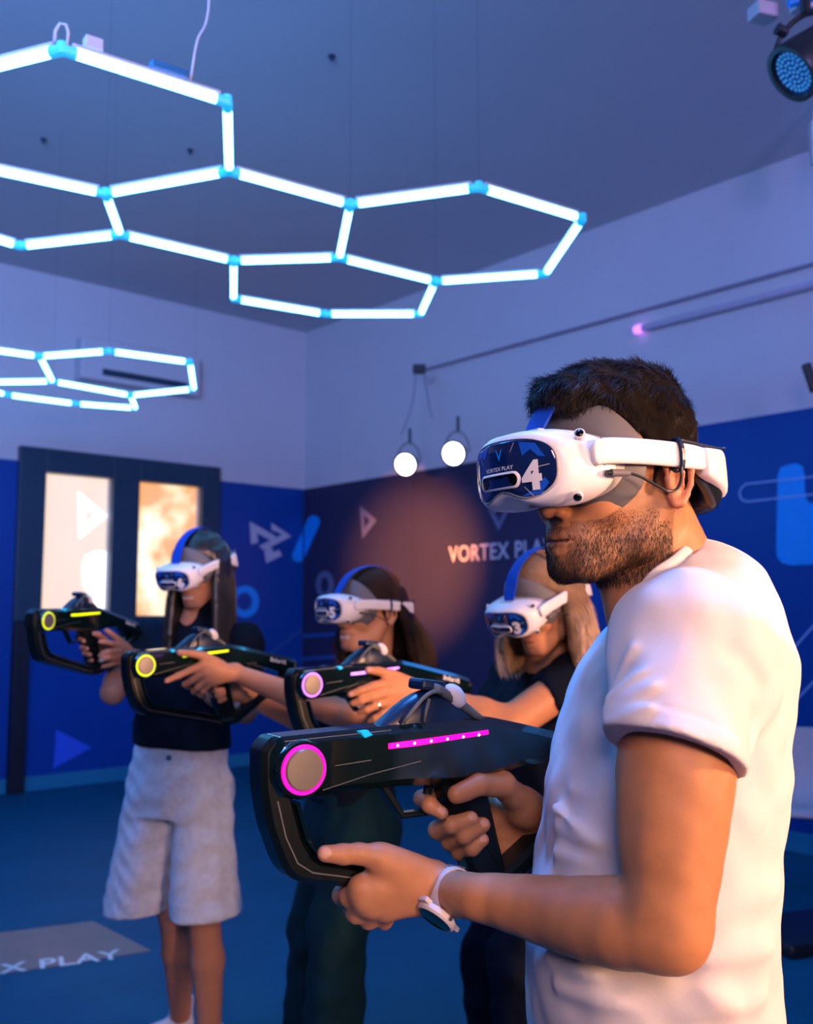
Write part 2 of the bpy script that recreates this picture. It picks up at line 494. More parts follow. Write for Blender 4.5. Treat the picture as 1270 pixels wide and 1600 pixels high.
def ring_decal(name, outer, inner, wall, m, off=0.024, th=0.003):
    f = LW if wall == 'L' else RW
    n = nl if wall == 'L' else nr
    k = len(outer)
    a = [f(x, y, off + th) for x, y in outer]; b = [f(x, y, off + th) for x, y in inner]
    a0 = [q - n * th for q in a]; b0 = [q - n * th for q in b]
    v = a + b + a0 + b0
    F = []
    for i in range(k):
        j = (i + 1) % k
        F += [(i, j, k + j, k + i), (2 * k + i, 2 * k + j, j, i), (k + i, k + j, 3 * k + j, 3 * k + i)]
    return MB().add(v, F).obj(name, m)
def line_poly(pts, wpx):
    """a stroke of given width along pixels -> outline"""
    L_, R_ = [], []
    for i, p in enumerate(pts):
        a = np.array(pts[max(i - 1, 0)], float); b = np.array(pts[min(i + 1, len(pts) - 1)], float)
        d = b - a; d /= np.linalg.norm(d); nn = np.array([-d[1], d[0]]) * wpx / 2
        L_.append(tuple(np.array(p) + nn)); R_.append(tuple(np.array(p) - nn))
    return L_ + R_[::-1]
G = 'printed graphics on the blue walls'
tri_logo = MB()
# interlaced triangle emblem
r_ = empty('wall_emblem', tuple(LW(420, 845, 0.02)))
tag(r_, 'pale interlaced triangle emblem printed on the wall beside the glazed door', 'wall graphic')
inv = Matrix.Translation(r_.location).inverted()
def under(o, root):
    o.parent = root; o.matrix_parent_inverse = Matrix.Translation(-root.location)
    return o
for pts in (((390, 815), (392, 850), (403, 848), (401, 833), (424, 845), (431, 838)),
            ((413, 862), (416, 880), (440, 868), (436, 859), (427, 863), (420, 848)),
            ((424, 817), (424, 828), (441, 835), (405, 853), (412, 860), (455, 838))):
    under(decal('stroke', pts, 'L', M['graphic_white']), r_)
def clip_x(pts, xc, keep_left):
    out = []
    for i, p in enumerate(pts):
        q = pts[(i + 1) % len(pts)]
        a_in = (p[0] <= xc) == keep_left; b_in = (q[0] <= xc) == keep_left
        if a_in: out.append(p)
        if a_in != b_in:
            t = (xc - p[0]) / (q[0] - p[0]); out.append((xc, p[1] + t * (q[1] - p[1])))
    return out
r_ = empty('wall_pill_graphic', tuple(LW(470, 842, 0.02)))
tag(r_, 'slanting bright blue pill shape printed across the room corner', 'wall graphic')
pill_ = rounded(478, 842, 10, 39, 10, rot=R(24))
under(decal('print_piece', clip_x(pill_, 472.5, True), 'L', M['graphic_blue']), r_)
under(decal('print_piece', clip_x(pill_, 475.5, False), 'R', M['graphic_blue']), r_)
def circ(cx, cy, rx, ry, n=36):
    return [(cx + rx * math.cos(2 * math.pi * i / n), cy + ry * math.sin(2 * math.pi * i / n)) for i in range(n)]
tag(ring_decal('wall_ring_graphic', circ(383, 940, 22, 25), circ(382, 940, 12, 14), 'L', M['graphic_blue']), 'blue ring printed on the wall right of the player wearing headset 6', 'wall graphic')
tag(ring_decal('wall_ring_graphic', circ(507, 913, 14, 21), circ(507, 914, 6, 12), 'R', M['graphic_grey']), 'small dim grey ring printed above the headset numbered 5', 'wall graphic')
tag(decal('wall_triangle_graphic', ((88, 1140), (83, 1201), (143, 1168)), 'L', M['graphic_deep']), 'solid blue triangle printed low on the left wall', 'wall graphic')
tag(ring_decal('wall_triangle_graphic', [(562, 790), (588, 813), (566, 842)], [(568, 804), (578, 813), (569, 826)], 'R', M['graphic_grey']), 'dim grey open triangle printed left of the orange glow', 'wall graphic')
for i, y in enumerate((993, 1028)):
    tag(decal('wall_line_graphic', line_poly([(455, y + (2 if i == 0 else 3)), (525, y - 2)], 6), 'R', M['line_dim']), ('upper' if i == 0 else 'lower') + ' of two dim blue bars printed left of the headset numbered 5', 'wall graphic', 'dim bars left of headset 5')
for i, (a, b) in enumerate((((375, 1060), (470, 985)), ((372, 1120), (452, 1100)))):
    tag(decal('wall_line_graphic', line_poly([a, b], 4), 'L', M['line_dim']), ('slanting' if i == 0 else 'nearly level') + ' thin dim line printed right of the dark T-shirt of player 6', 'wall graphic')
# V mark and lettering on the right wall
r_ = empty('wall_lettering', tuple(RW(780, 850, 0.02)))
tag(r_, 'pale VORTEX PLAY lettering with a V mark printed on the right wall', 'lettering')
under(decal('mark', ((763, 795), (779, 829), (797, 793), (791, 795), (780, 815), (768, 796)), 'R', M['graphic_grey']), r_)
def wall_text(txt, pA, pB, hpx, m, name, parent, off=0.026):
    a = RW(*pA, off); b = RW(*pB, off)
    v, f = text_geo(txt, 1.0, offset=0.018, spacing=1.08, align='LEFT')
    wv = v[:, 0].max() - v[:, 0].min(); hv = v[:, 1].max() - v[:, 1].min()
    d = b - a; up = np.array([0, 0, 1.0])
    hh = np.linalg.norm(RW(pA[0], pA[1] - hpx, off) - a)
    co = [a + d * ((q[0] - v[:, 0].min()) / wv) + up * hh * (q[1] - v[:, 1].min()) / hv for q in v]
    return under(MB().add(co, f).obj(name, m), parent)
wall_text('VORTEX PLAY', (701, 879), (866, 868), 25, M['graphic_white'], 'letters', r_)
# right-hand graphics
pts = rounded(1230, 763, 76, 15, 15, skew=-0.11)
pti = rounded(1230, 763, 73.5, 12.5, 12.5, skew=-0.11)
tag(ring_decal('wall_outline_graphic', pts, pti, 'R', M['line_blue'], off=0.029), 'thin pale outline of a long pill printed right of the nearest headset', 'wall graphic')
U = [(1215, 742), (1220, 730), (1232, 726), (1245, 724), (1254, 729), (1257, 742), (1258, 772), (1262, 784), (1275, 788), (1330, 786), (1330, 880), (1235, 883), (1222, 880), (1214, 870), (1213, 855)]
tag(decal('wall_block_graphic', U, 'R', M['graphic_blue']), 'bright blue rounded letter-like block printed at the right edge', 'wall graphic')
for i, (a, b) in enumerate((((1225, 1030), (1300, 945)), ((1240, 1098), (1300, 1035)))):
    tag(decal('wall_line_graphic', line_poly([a, b], 3), 'R', M['line_blue']), ('upper' if i == 0 else 'lower') + ' of two pale slanting lines printed behind the man\'s back', 'wall graphic')
# floor print with lettering
def FL(px, py, z=0.0):
    r = ray(px, py); return EYE + r * ((z - CAMH) / r[2])
r_ = empty('floor_print', tuple(FL(100, 1480, 0)))
tag(r_, 'tan floor print with white K PLAY lettering in front of the left wall', 'floor print')
def floor_poly(name, pts, m, z0=0.0005, z1=0.003):
    a = [FL(x, y, z1) for x, y in pts]; b = [np.array([q[0], q[1], z0]) for q in a]
    k = len(a)
    return under(MB().add(a + b, [tuple(range(k))[::-1], tuple(range(k, 2 * k))] + [(i, (i + 1) % k, k + (i + 1) % k, k + i) for i in range(k)]).obj(name, m), r_)
floor_poly('tan_field', ((-120, 1472), (145, 1439), (236, 1485), (60, 1512), (-120, 1540)), M['tan_print'])
a, b = FL(-200, 1548, .004), FL(192, 1497, .004)
v, f = text_geo('VORTEX PLAY', 1.0, offset=0.02, spacing=1.05, align='LEFT')
wv = v[:, 0].max(); d = b - a; upv = FL(-180, 1516, .004) - FL(-200, 1548, .004)
upv = (FL(187, 1483, .004) - FL(192, 1497, .004)) + 0 * upv
co = [a + d * (q[0] / wv) + upv * 1.35 * (q[1] - v[:, 1].min()) for q in v]
under(MB().add(co, f).obj('letters', M['print_white']), r_)

# ---------------------------------------------------------------- hexagon lights
def hex_fixture(nodes, edges, label, extra=()):
    z = CAMH + 1.38
    N = {}
    for k, (x, y) in nodes.items():
        r = ray(x, y); N[k] = EYE + r * ((z - CAMH) / r[2])
    c = np.mean(list(N.values()), axis=0)
    root = empty('hexagon_light', tuple(c))
    tag(root, label, 'ceiling light', 'hexagon tube lights')
    for a, b in edges:
        p, q = N[a], N[b]; d = (q - p); L_ = np.linalg.norm(d); d = d / L_
        p1, q1 = p + d * 0.022, q - d * 0.022
        under(MB().tube([p1, q1], 0.0125, 12).obj('light_tube', M['hex_light'], smooth=False, auto=True), root)
        mb = MB(); up = np.array([0, 0, 0.017])
        rot = Matrix.Rotation(math.atan2(d[1], d[0]), 3, 'Z')
        mb.box((p + q) / 2 + up, (L_ - 0.045, 0.022, 0.010), rot)
        under(mb.obj('backing_rail', M['hex_back'], bevel=0.002), root)
    for k, p in N.items():
        mb = MB(); nb = [x for e in edges if k in e for x in e if x != k]
        if not nb: continue
        mb.lathe([(0.0, -0.012), (0.012, -0.012), (0.013, 0.018), (0.0, 0.02)], p, (0, 0, 1), 14)
        for x in nb:
            d = N[x] - p; d /= np.linalg.norm(d)
            mb.tube([p, p + d * 0.034], 0.0145, 12)
        under(mb.obj('joint', M['hex_joint'], auto=True), root)
    return root, N
n1 = dict(A=(97, 78), B=(355, 160), C=(358, 268), D=(165, 303), E=(188, 367), F=(365, 408), G=(547, 320), H=(530, 403), I=(748, 293), J=(910, 342), K=(852, 428), L=(680, 440), M=(365, 467), N=(508, 491), O=(657, 491), P=(32, 385), Q=(-190, 150), R=(-130, 240), S=(-150, 330))
e1 = [('A', 'B'), ('B', 'C'), ('C', 'D'), ('D', 'E'), ('E', 'F'), ('C', 'G'), ('G', 'H'), ('H', 'F'), ('G', 'I'), ('I', 'J'), ('J', 'K'), ('K', 'L'), ('H', 'L'), ('L', 'O'), ('O', 'N'), ('N', 'M'), ('M', 'F'), ('E', 'P'), ('A', 'Q'), ('D', 'R'), ('Q', 'R'), ('P', 'S'), ('R', 'S')]
hexA, NA = hex_fixture(n1, e1, 'large glowing honeycomb tube light hanging low across the upper left')
n2 = dict(a=(-60, 540), b=(62, 557), c=(170, 549), d=(297, 566), e=(303, 608), f=(204, 618), g=(82, 596), h=(212, 638), i=(118, 631), j=(10, 617), k=(-60, 598))
e2 = [('a', 'b'), ('b', 'c'), ('c', 'd'), ('d', 'e'), ('e', 'f'), ('f', 'g'), ('g', 'b'), ('f', 'h'), ('h', 'i'), ('i', 'j'), ('k', 'g'), ('k', 'j'), ('a', 'k')]
hexB, NB = hex_fixture(n2, e2, 'smaller distant honeycomb tube light hanging above the glazed door')
# drivers, cable and hanging wires
zt = CAMH + 1.38
def hexpt(px, py, dz=0.0):
    r = ray(px, py); return EYE + r * ((zt + dz - CAMH) / r[2])
d = NA['B'] - NA['A']; rotAB = Matrix.Rotation(math.atan2(d[1], d[0]), 3, 'Z')
mb = MB(); mb.box(NA['A'] + d * 0.17 + np.array([0, 0, 0.038]), (0.045, 0.03, 0.032), rotAB)
under(mb.obj('power_connector', M['hex_back'], bevel=0.003), hexA)
mb = MB(); mb.box(NA['A'] + d * 0.62 + np.array([0, 0, 0.034]), (0.10, 0.032, 0.024), rotAB)
M['driver_blue'] = mat('teal_driver_case', (0.02, 0.16, 0.36), 0.4, noise=0.05)
under(mb.obj('light_driver', M['driver_blue'], bevel=0.005), hexA)
p0 = NA['A']
pts = [p0 + np.array(q) for q in ((0.012, 0.0, 0.01), (0.014, 0, 0.045), (0.008, 0, 0.065), (-0.008, 0, 0.068), (-0.018, 0, 0.05), (-0.02, 0, 0.02))]
under(MB().tube(pts, 0.004, 8).obj('cable_loop', M['hex_back'], smooth=True), hexA)
M['cable_white'] = mat('white_cable', (0.70, 0.66, 0.72), 0.5, noise=0.02)
a = NA['A'] + d * 0.76 + np.array([0, 0, 0.03])
pts = [a, a + np.array([0.01, 0.02, 0.12]), a + np.array([0.028, 0.05, 0.2]), a + np.array([0.030, 0.06, 0.33]), a + np.array([0.0, 0.1, 0.8]), np.array([a[0], a[1] + .15, CEIL - 0.002])]
def smooth_pts(pts, n=8):
    pts = [np.array(p, float) for p in pts]; out = []
    for i in range(len(pts) - 1):
        p0 = pts[max(i - 1, 0)]; p1 = pts[i]; p2 = pts[i + 1]; p3 = pts[min(i + 2, len(pts) - 1)]
        for k in range(n):
            t = k / n
            out.append(0.5 * ((2 * p1) + (p2 - p0) * t + (2 * p0 - 5 * p1 + 4 * p2 - p3) * t * t + (-p0 + 3 * p1 - 3 * p2 + p3) * t ** 3))
    out.append(pts[-1])
    return out
under(MB().tube(smooth_pts(pts), 0.003, 8).obj('power_cable', M['cable_white'], smooth=True), hexA)
for k in ('G', 'I', 'L', 'D'):
    p = NA[k]; under(MB().tube([p + np.array([0, 0, .02]), (p[0], p[1], CEIL - 0.001)], 0.0004, 5).obj('hanging_wire', M['frame_teal']), hexA)
for k in ('c', 'g', 'e'):
    p = NB[k]; under(MB().tube([p + np.array([0, 0, .02]), (p[0], p[1], CEIL - 0.001)], 0.0004, 5).obj('hanging_wire', M['frame_teal']), hexB)
for i, (x, y) in enumerate(((518, 87), (68, 217), (297, 234))):
    r = ray(x, y); p = EYE + r * ((CEIL - CAMH) / r[2])
    hk = MB().lathe([(0.0, -0.03), (0.008, -0.03), (0.008, -0.012), (0.02, -0.008), (0.02, 0.0), (0, 0)], p, (0, 0, 1), 12).obj('ceiling_hook', M['frame_teal'], auto=True)
    tag(hk, ('small dark hook in the ceiling above the centre of the picture', 'small dark ceiling hook nearest the left edge, seen inside the big hexagon', 'small dark ceiling hook seen inside the big hexagon, right of another')[i], 'ceiling hook')
# air vent slot on the left wall
vt = empty('air_conditioner', tuple(LW(215, 588, 0)))
tag(vt, 'wall air conditioner with dark outlet slot behind the smaller hexagon light', 'air conditioner')
sa, sb = s_on(LW(300, 585), ld), s_on(LW(115, 585), ld)
z1_, z0_ = LW(200, 545)[2], LW(200, 608)[2]
mb = MB(); left_wall_piece(mb, sa, sb, z0_, z1_, 0, 0.16); under(mb.obj('case', M['wall'], bevel=0.02), vt)
mb = MB(); left_wall_piece(mb, s_on(LW(280, 585), ld), s_on(LW(148, 585), ld), z0_ + .05, z0_ + .11, 0.155, 0.168); under(mb.obj('outlet', M['frame_teal'], bevel=0.004), vt)

# ---------------------------------------------------------------- rail, pipe and lamps on the right wall
a, b = RW(655, 577, 0.03), RW(1275, 415, 0.03)
z = 0.5 * (a[2] + b[2]); a[2] = b[2] = z
d_ = (b - a) / np.linalg.norm(b - a)
M['rail'] = mat('dull_violet_rail', (0.28, 0.25, 0.34), 0.6, noise=0.05)
tag(MB().tube([a - nr * .0, b + d_ * 4], 0.013, 10).obj('cable_conduit', M['rail'], auto=True), 'long thin conduit running level along the upper right wall', 'conduit')
a2, b2 = RW(1000, 510, 0.05), RW(1275, 448, 0.05)
z = 0.5 * (a2[2] + b2[2]); a2[2] = b2[2] = z
pr = empty('projection_rod', tuple(a2))
tag(pr, 'pale rod with a small glowing pink tip below the conduit', 'rod')
M['pale_rail'] = mat('pale_violet_rod', (0.50, 0.45, 0.58), 0.55, noise=0.05)
M['pink_glow'] = mat('pink_indicator', (0.6, 0.3, 0.9), 0.4, emit=(0.75, 0.25, 1.0), estr=1.3)
under(MB().tube([a2, b2 + d_ * 4], 0.026, 12).obj('rod', M['pale_rail'], auto=True), pr)
under(MB().lathe([(0, -.05), (0.03, -.045), (0.036, -.01), (0.03, .02), (0, .03)], a2, d_, 16).obj('end_cap', M['pink_glow'], smooth=True), pr)

M['lamp_glow'] = mat('lamp_lens_glow', (1, 1, 1), 0.3, emit=(1.0, 0.96, 0.86), estr=9)
M['lamp_black'] = mat('lamp_housing', (0.012, 0.02, 0.03), 0.4, noise=0.1)
def wall_lamp(px, py, label, Y, face, rr):
    c = P(px, py, Y)
    root = empty('spot_lamp', tuple(c)); tag(root, label, 'spot lamp', 'round spot lamps')
    f = Vector(face).normalized()
    under(MB().lathe([(0, -.16), (rr * .55, -.155), (rr * .75, -.12), (rr * .85, -.06), (rr * 1.08, -.02), (rr * 1.12, 0.0), (rr * 1.0, 0.004), (rr * .98, -.006), (0, -.006)], c, f, 28).obj('housing', M['lamp_black'], auto=True), root)
    under(MB().lathe([(0, 0.006), (rr * .5, 0.005), (rr * .95, -0.002), (rr * .95, -0.005), (0, -.005)], c, f, 28).obj('lens', M['lamp_glow'], auto=True), root)
    s = f.cross(Vector((0, 0, 1))).normalized(); cc = Vector(c) - f * 0.07
    arc = [cc + s * (rr * 1.2) * math.cos(t) + Vector((0, 0, 1)) * (rr * 1.9) * math.sin(t) for t in np.linspace(0, math.pi, 14)]
    under(MB().tube(arc, 0.005, 6).obj('yoke', M['lamp_black'], smooth=True), root)
    top = arc[7]
    under(MB().tube([top, top + Vector((0, 0, .12))], 0.012, 8).obj('clamp', M['lamp_black'], auto=True), root)
    return root
lampA = P(633, 726, 8.0); lampB = P(708, 709, 7.6)
wall_lamp(633, 726, 'lit spot lamp at the top of the blue wall, left one of the pair', 8.0, (-0.42, -1, -.30), 0.09)
wall_lamp(708, 709, 'lit spot lamp at the top of the blue wall, right one nearer the man', 7.6, (-0.48, -1, -.26), 0.09)
tk = empty('lamp_bar', tuple(P(655, 577, 8.2)))
tag(tk, 'small dark wall bracket with thin cables down to the left spot lamp', 'bracket')
under(MB().box(P(655, 577, 8.25), (0.11, 0.1, 0.07)).obj('bracket', M['lamp_black'], bevel=.01), tk)
c0 = P(655, 577, 8.2)
for dx, e in ((-0.03, lampA), (0.04, P(668, 700, 8.0))):
    pts = [c0 + np.array([dx, 0, -.03]), c0 + np.array([dx * 2, 0, -.3]), np.array([e[0] + dx, e[1], e[2] + .25])]
    under(MB().tube(smooth_pts(pts), 0.006, 6).obj('cable', M['rail'], smooth=True), tk)

# stage light, top right
c = Vector(P(1240, 113, 2.6)); f = Vector((-0.75, -0.05, -0.66)).normalized()
sl = empty('stage_light', tuple(c)); tag(sl, 'dark round stage light with blue LED lens hanging at the top right corner', 'stage light')
rr = 0.083
under(MB().lathe([(0, -.17), (rr * .6, -.165), (rr * .8, -.12), (rr * .95, -.05), (rr * 1.02, 0.0), (rr * 1.0, 0.012), (rr * .84, 0.012), (rr * .82, -.006), (0, -.006)], c, f, 36).obj('housing', M['lamp_black'], auto=True), sl)
M['lens_blue'] = mat('blue_lens_face', (0.02, 0.10, 0.30), 0.15, coat=1.0, noise=0.2, nscale=40)
M['lens_dot'] = mat('led_bead', (0.10, 0.45, 0.85), 0.2, emit=(0.05, 0.30, 0.7), estr=0.5)
under(MB().lathe([(0, 0.0), (rr * .82, 0.0), (rr * .82, -.005), (0, -.005)], c, f, 36).obj('lens_plate', M['lens_blue'], auto=True), sl)
u = f.orthogonal().normalized(); w_ = f.cross(u); mb = MB()
for rad, k in ((0.0, 1), (0.015, 6), (0.029, 12), (0.043, 18), (.055, 24)):
    for i in range(k):
        a = 2 * math.pi * i / k + rad * 20
        q = c + u * rad * math.cos(a) + w_ * rad * math.sin(a)
        mb.lathe([(0, 0.004), (0.0035, 0.003), (0.005, 0.0), (0, -.001)], q, f, 8)
under(mb.obj('led_beads', M['lens_dot'], smooth=True), sl)
s = Vector((0.85, -.5, 0)).normalized(); cc = c - f * .07
arc = [cc + s * .10 * math.cos(t) + Vector((0, 0, 1)) * .13 * math.sin(t) for t in np.linspace(0, math.pi, 16)]
under(MB().tube(arc, 0.008, 6).obj('yoke', M['lamp_black'], smooth=True), sl)
under(MB().tube([arc[8], arc[8] + Vector((0, 0, .2))], 0.014, 10).obj('clamp', M['lamp_black'], auto=True), sl)
under(MB().lathe([(0, 0), (.014, 0), (.016, .03), (0, .034)], P(1228, 52, 2.55), (-1, -.3, 0.3), 14).obj('tilt_knob', M['lamp_black'], auto=True), sl)
# white ceiling fittings by the stage light
a = P(1180, 22, 2.9)
bm_ = MB().box(a, (0.10, 0.08, 0.05), Matrix.Rotation(R(18), 3, 'Z'))
rl = empty('lighting_truss', tuple(P(1215, 12, 2.9))); tag(rl, 'white lighting rail with a junction box above the stage light', 'lighting rail')
under(MB().box(P(1192, 20, 2.9), (0.075, 0.06, 0.045), Matrix.Rotation(R(18), 3, 'Z')).obj('junction_box', M['hex_back'], bevel=.004), rl)
under(MB().box(P(1290, 10, 2.85), (0.22, 0.05, 0.05), Matrix.Rotation(R(12), 3, 'Z')).obj('rail', M['hex_back'], bevel=.004), rl)
under(MB().tube([P(1232, 6, 2.7), P(1275, -6, 2.7)], 0.012, 10).obj('blue_tube', M['graphic_blue'], auto=True), rl)
under(MB().tube([P(1292, 20, 2.85), (P(1292, 20, 2.85)[0], P(1292, 20, 2.85)[1], CEIL)], 0.01, 8).obj('drop_rod', M['hex_back'], auto=True), rl)
# white door closer like box and black bracket on right edge
pb = empty('wall_speaker', tuple(P(1266, 222, 5.5))); tag(pb, 'narrow white wall bracket with a tall post at the right edge near the ceiling', 'bracket')
under(MB().box(P(1275, 224, 5.5), (0.07, 0.06, 0.26)).obj('box', M['white_matte'], bevel=.01), pb)
under(MB().tube([P(1272, 195, 5.5), P(1277, 110, 5.5)], .012, 8).obj('post', M['white_matte'], auto=True), pb)
tag(MB().box(P(1266, 590, 5.6), (0.045, 0.05, 0.17), Matrix.Rotation(R(-16), 3, 'Y')).obj('wall_sensor', M['lamp_black'], bevel=.008), 'small slanting black wall sensor at the right edge above the blue wall', 'sensor')
# ---------------------------------------------------------------- the toy rifles
def polyoff(center, widths):
    L_, R_ = [], []
    for i, p in enumerate(center):
        a = np.array(center[max(i - 1, 0)], float); b = np.array(center[min(i + 1, len(center) - 1)], float)
        d = b - a; d /= np.linalg.norm(d); nn = np.array([-d[1], d[0]]) * widths[i] / 2
        L_.append(tuple(np.array(p) + nn)); R_.append(tuple(np.array(p) - nn))
    return L_ + R_[::-1]
def round_poly(pts, r, n=4):
    """round every corner of an outline"""
    out = []
    k = len(pts)
    for i in range(k):
        p = np.array(pts[i], float); a = np.array(pts[i - 1], float); b = np.array(pts[(i + 1) % k], float)
        la, lb = np.linalg.norm(a - p), np.linalg.norm(b - p)
        q = min(r, la * .45, lb * .45)
        s, e = p + (a - p) / la * q, p + (b - p) / lb * q
        for j in range(n + 1):
            t = j / n
            out.append(tuple((1 - t) ** 2 * s + 2 * t * (1 - t) * p + t * t * e))
    return out
def make_gun(led, label):
    """x runs from the muzzle to the rear, z up, the left side is -y"""
    g = empty('toy_rifle')
    tag(g, label, 'toy rifle', 'toy rifles held by the players')
    # main shell
    out = round_poly([(0.024, .018), (0.036, .034), (.17, .038), (.315, .040), (.36, .030), (.50, -.004), (.538, -.016), (.545, -.040), (.535, -.052), (.50, -.050),
                      (.44, -.030), (.40, -.020), (.36, -.022), (.30, -.034), (.25, -.034), (.19, -.030), (.12, -.030), (.06, -.032), (.036, -.030), (.024, -.01)], .006, 3)
    MB().prism(out, .027, .009).obj('body', M['gun_black'], g, auto=True)
    # hand loop running from the muzzle under the grip to the rear
    outer = round_poly([(.018, .022), (.032, .036), (.050, .030), (.050, .0), (.056, -.032), (.070, -.077), (.086, -.098), (.30, -.152), (.325, -.150), (.41, -.100), (.525, -.036),
                        (.548, -.046), (.535, -.064), (.42, -.122), (.345, -.168), (.305, -.172), (.072, -.121), (.056, -.115), (.044, -.100), (.027, -.058), (.019, -.018)], .007, 3)
    MB().prism(outer, .020, .006).obj('hand_loop', M['gun_matte'], g, auto=True)
    # inner glossy liner of the loop
    lin_ = polyoff([(.059, -.036), (.071, -.074), (.088, -.096), (.18, -.1205), (.29, -.147)], [.005] * 5)
    MB().prism(lin_, .0235, .0015).obj('loop_liner', M['gun_black'], g, auto=True)
    for sgn in (-1, 1):
        l2 = polyoff([(.036, -.032), (.046, -.070), (.060, -.098), (.078, -.110), (.29, -.161)], [.0016] * 5)
        mb = MB().prism(l2, .0006, 0, yc=sgn * .0202); mb.obj('loop_glint', M['edge_glint'], g)
        # highlights along the chamfers, drawn as thin pale strips
        for pl in ([(.040, .030), (.17, .034), (.17, .0345)], [(.10, .0005), (.145, .003)], [(.085, -.024), (.145, -.012), (.21, -.003)]):
            mb = MB().prism(polyoff(pl, [.0009] * len(pl)), .0005, 0, yc=sgn * .0272); mb.obj('glint_line', M['edge_glint'], g)
    for sgn in (-1, 1):
        ax = (0, sgn, 0)
        MB().lathe([(.0, .02), (.031, .02), (.031, .029), (.029, .0325), (.0255, .0325), (.0255, .029), (0, .029)], (.060, 0, 0), ax, 40).obj('muzzle_housing', M['gun_black'], g, auto=True)
        MB().lathe([(.0225, .029), (.0260, .029), (.0263, .0325), (.0254, .0345), (.0232, .0345), (.0225, .033)], (.060, 0, 0), ax, 48).obj('ring_light', M['ring_' + led], g, auto=True)
        MB().lathe([(0, .029), (.0215, .029), (.0222, .0345), (.0205, .0365), (.008, .0368), (0, .0368)], (.060, 0, 0), ax, 40).obj('round_cap', M['cap_metal'], g, auto=True)
        # side led strip
        st = polyoff([(.167, .0165), (.200, .0175), (.305, .0235)], [.0062, .0068, .005])
        MB().prism(st, .0012, 0.0006, yc=sgn * .0275).obj('led_strip', M['led_' + led], g, auto=True)
        mb = MB()
        for i in range(6):
            x = .178 + i * .0225
            mb.lathe([(0, .0294), (.0016, .0294), (.002, .0284), (0, .0284)], (x, 0, .0168 + (i * .0009)), ax, 8)
        mb.obj('led_dots', M['led_dot'] if led != 'yellow' else M['led_yellow'], g)
    # trigger guard, trigger, grip
    MB().prism(polyoff([(.172, -.028), (.199, -.066), (.236, -.0665), (.275, -.060)], [.010, .008, .006, .007]), .008, .002).obj('trigger_guard', M['gun_matte'], g, auto=True)
    MB().prism(polyoff([(.240, -.030), (.236, -.046), (.228, -.057)], [.010, .008, .005]), .005, .0015).obj('trigger', M['gun_matte'], g, auto=True)
    MB().prism(round_poly([(.246, -.026), (.315, -.026), (.318, -.060), (.345, -.158), (.300, -.164), (.276, -.110), (.262, -.070)], .008), .0165, .006).obj('grip', M['gun_matte'], g, auto=True)
    # domed tracker saddle with strap and white button
    secs = []
    for t in np.linspace(0, 1, 13):
        x = .166 + t * .150
        h = .038 * math.sin(math.pi * min(1, t * 1.08)) ** .8 if t < .92 else 0
        h = max(.0005, .040 * (math.sin(math.pi * min(max(t, 0), 1)) ** .9))
        hw = .020 * (0.55 + .45 * math.sin(math.pi * t))
        secs.append([(x, hw * math.cos(a) ** 1 if True else 0, .036 + h * max(0, math.sin(a)) ** .8 - (.004 if math.sin(a) < 0 else 0)) for a in np.linspace(0, 2 * math.pi, 24, endpoint=False)])
    M['saddle'] = M.get('saddle') or mat('navy_saddle', (0.004, 0.016, 0.055), 0.35, noise=0.1)
    MB().loft(secs).obj('sight_dome', M['saddle'], g, auto=True)
    arc = [(.190 + .052 * t, -.0215 - .004 * math.sin(math.pi * t), .040 + .034 * math.sin(math.pi * t * .62)) for t in np.linspace(0, 1, 10)]
    MB().tube(arc, [.0025] * 10, 8).obj('strap_hook', M['rubber'], g, smooth=True)
    MB().tube([(.217, -.0235, .040), (.219, -.0245, .052), (.224, -.024, .066)], .002, 8).obj('strap_hook', M['rubber'], g, smooth=True)
    arc2 = [(.234 + .068 * t, -.018 + .004 * math.sin(3 * t), .078 - .040 * t ** 1.2) for t in np.linspace(0, 1, 10)]
    MB().tube(arc2, [.0055, .006, .006, .006, .006, .006, .0055, .005, .005, .004], 8).obj('strap_band', M['rubber'], g, smooth=True)
    MB().box((.236, 0, .080), (.034, .034, .013), Matrix.Rotation(R(8), 3, 'Y')).obj('buckle', M['saddle'], g, bevel=.004)
    bt = MB(); secs = []
    for t in np.linspace(0, 1, 9):
        r = .0115 * max(.05, math.sin(math.pi * (0.04 + .92 * t))) ** .5
        c = Vector((.255 + .026 * t, -.012, .076 - .020 * t))
        secs.append([c + Vector((0.4 * r * math.cos(a) , r * 1.0 * math.sin(a), r * math.cos(a))) for a in np.linspace(0, 2 * math.pi, 18, endpoint=False)])
    bt.loft(secs).obj('button', M['white_matte'], g, smooth=True)
    # cyan marker on the top edge and rear lettering
    M['cyan'] = M.get('cyan') or mat('cyan_marker', (0.0, 0.45, 0.9), 0.3, emit=(0.0, .55, 1.0), estr=.45)
    MB().prism([(.130, .0350), (.141, .0356), (.147, .0300), (.137, .0270)], .0278, .001).obj('marker', M['cyan'], g)
    v, f = text_geo('StrikerVR', .0145, offset=.0004, spacing=.95)
    sl_ = math.atan2(-.034, .14)
    for sgn in (-1, 1):
        co = []
        for q in v:
            x_, z_ = (q[0] if sgn < 0 else -q[0]), q[1]
            co.append((.468 + x_ * math.cos(sl_) - z_ * math.sin(sl_), sgn * .0274, -.013 + x_ * math.sin(sl_) + z_ * math.cos(sl_)))
        MB().add(co, f).obj('lettering', M['print_white'], g)
    MB().lathe([(0, .0268), (.004, .0268), (.004, .0285), (0, .0285)], (.53, 0, -.030), (0, -1, 0), 14).obj('screw', M['metal'], g, auto=True)
    return g
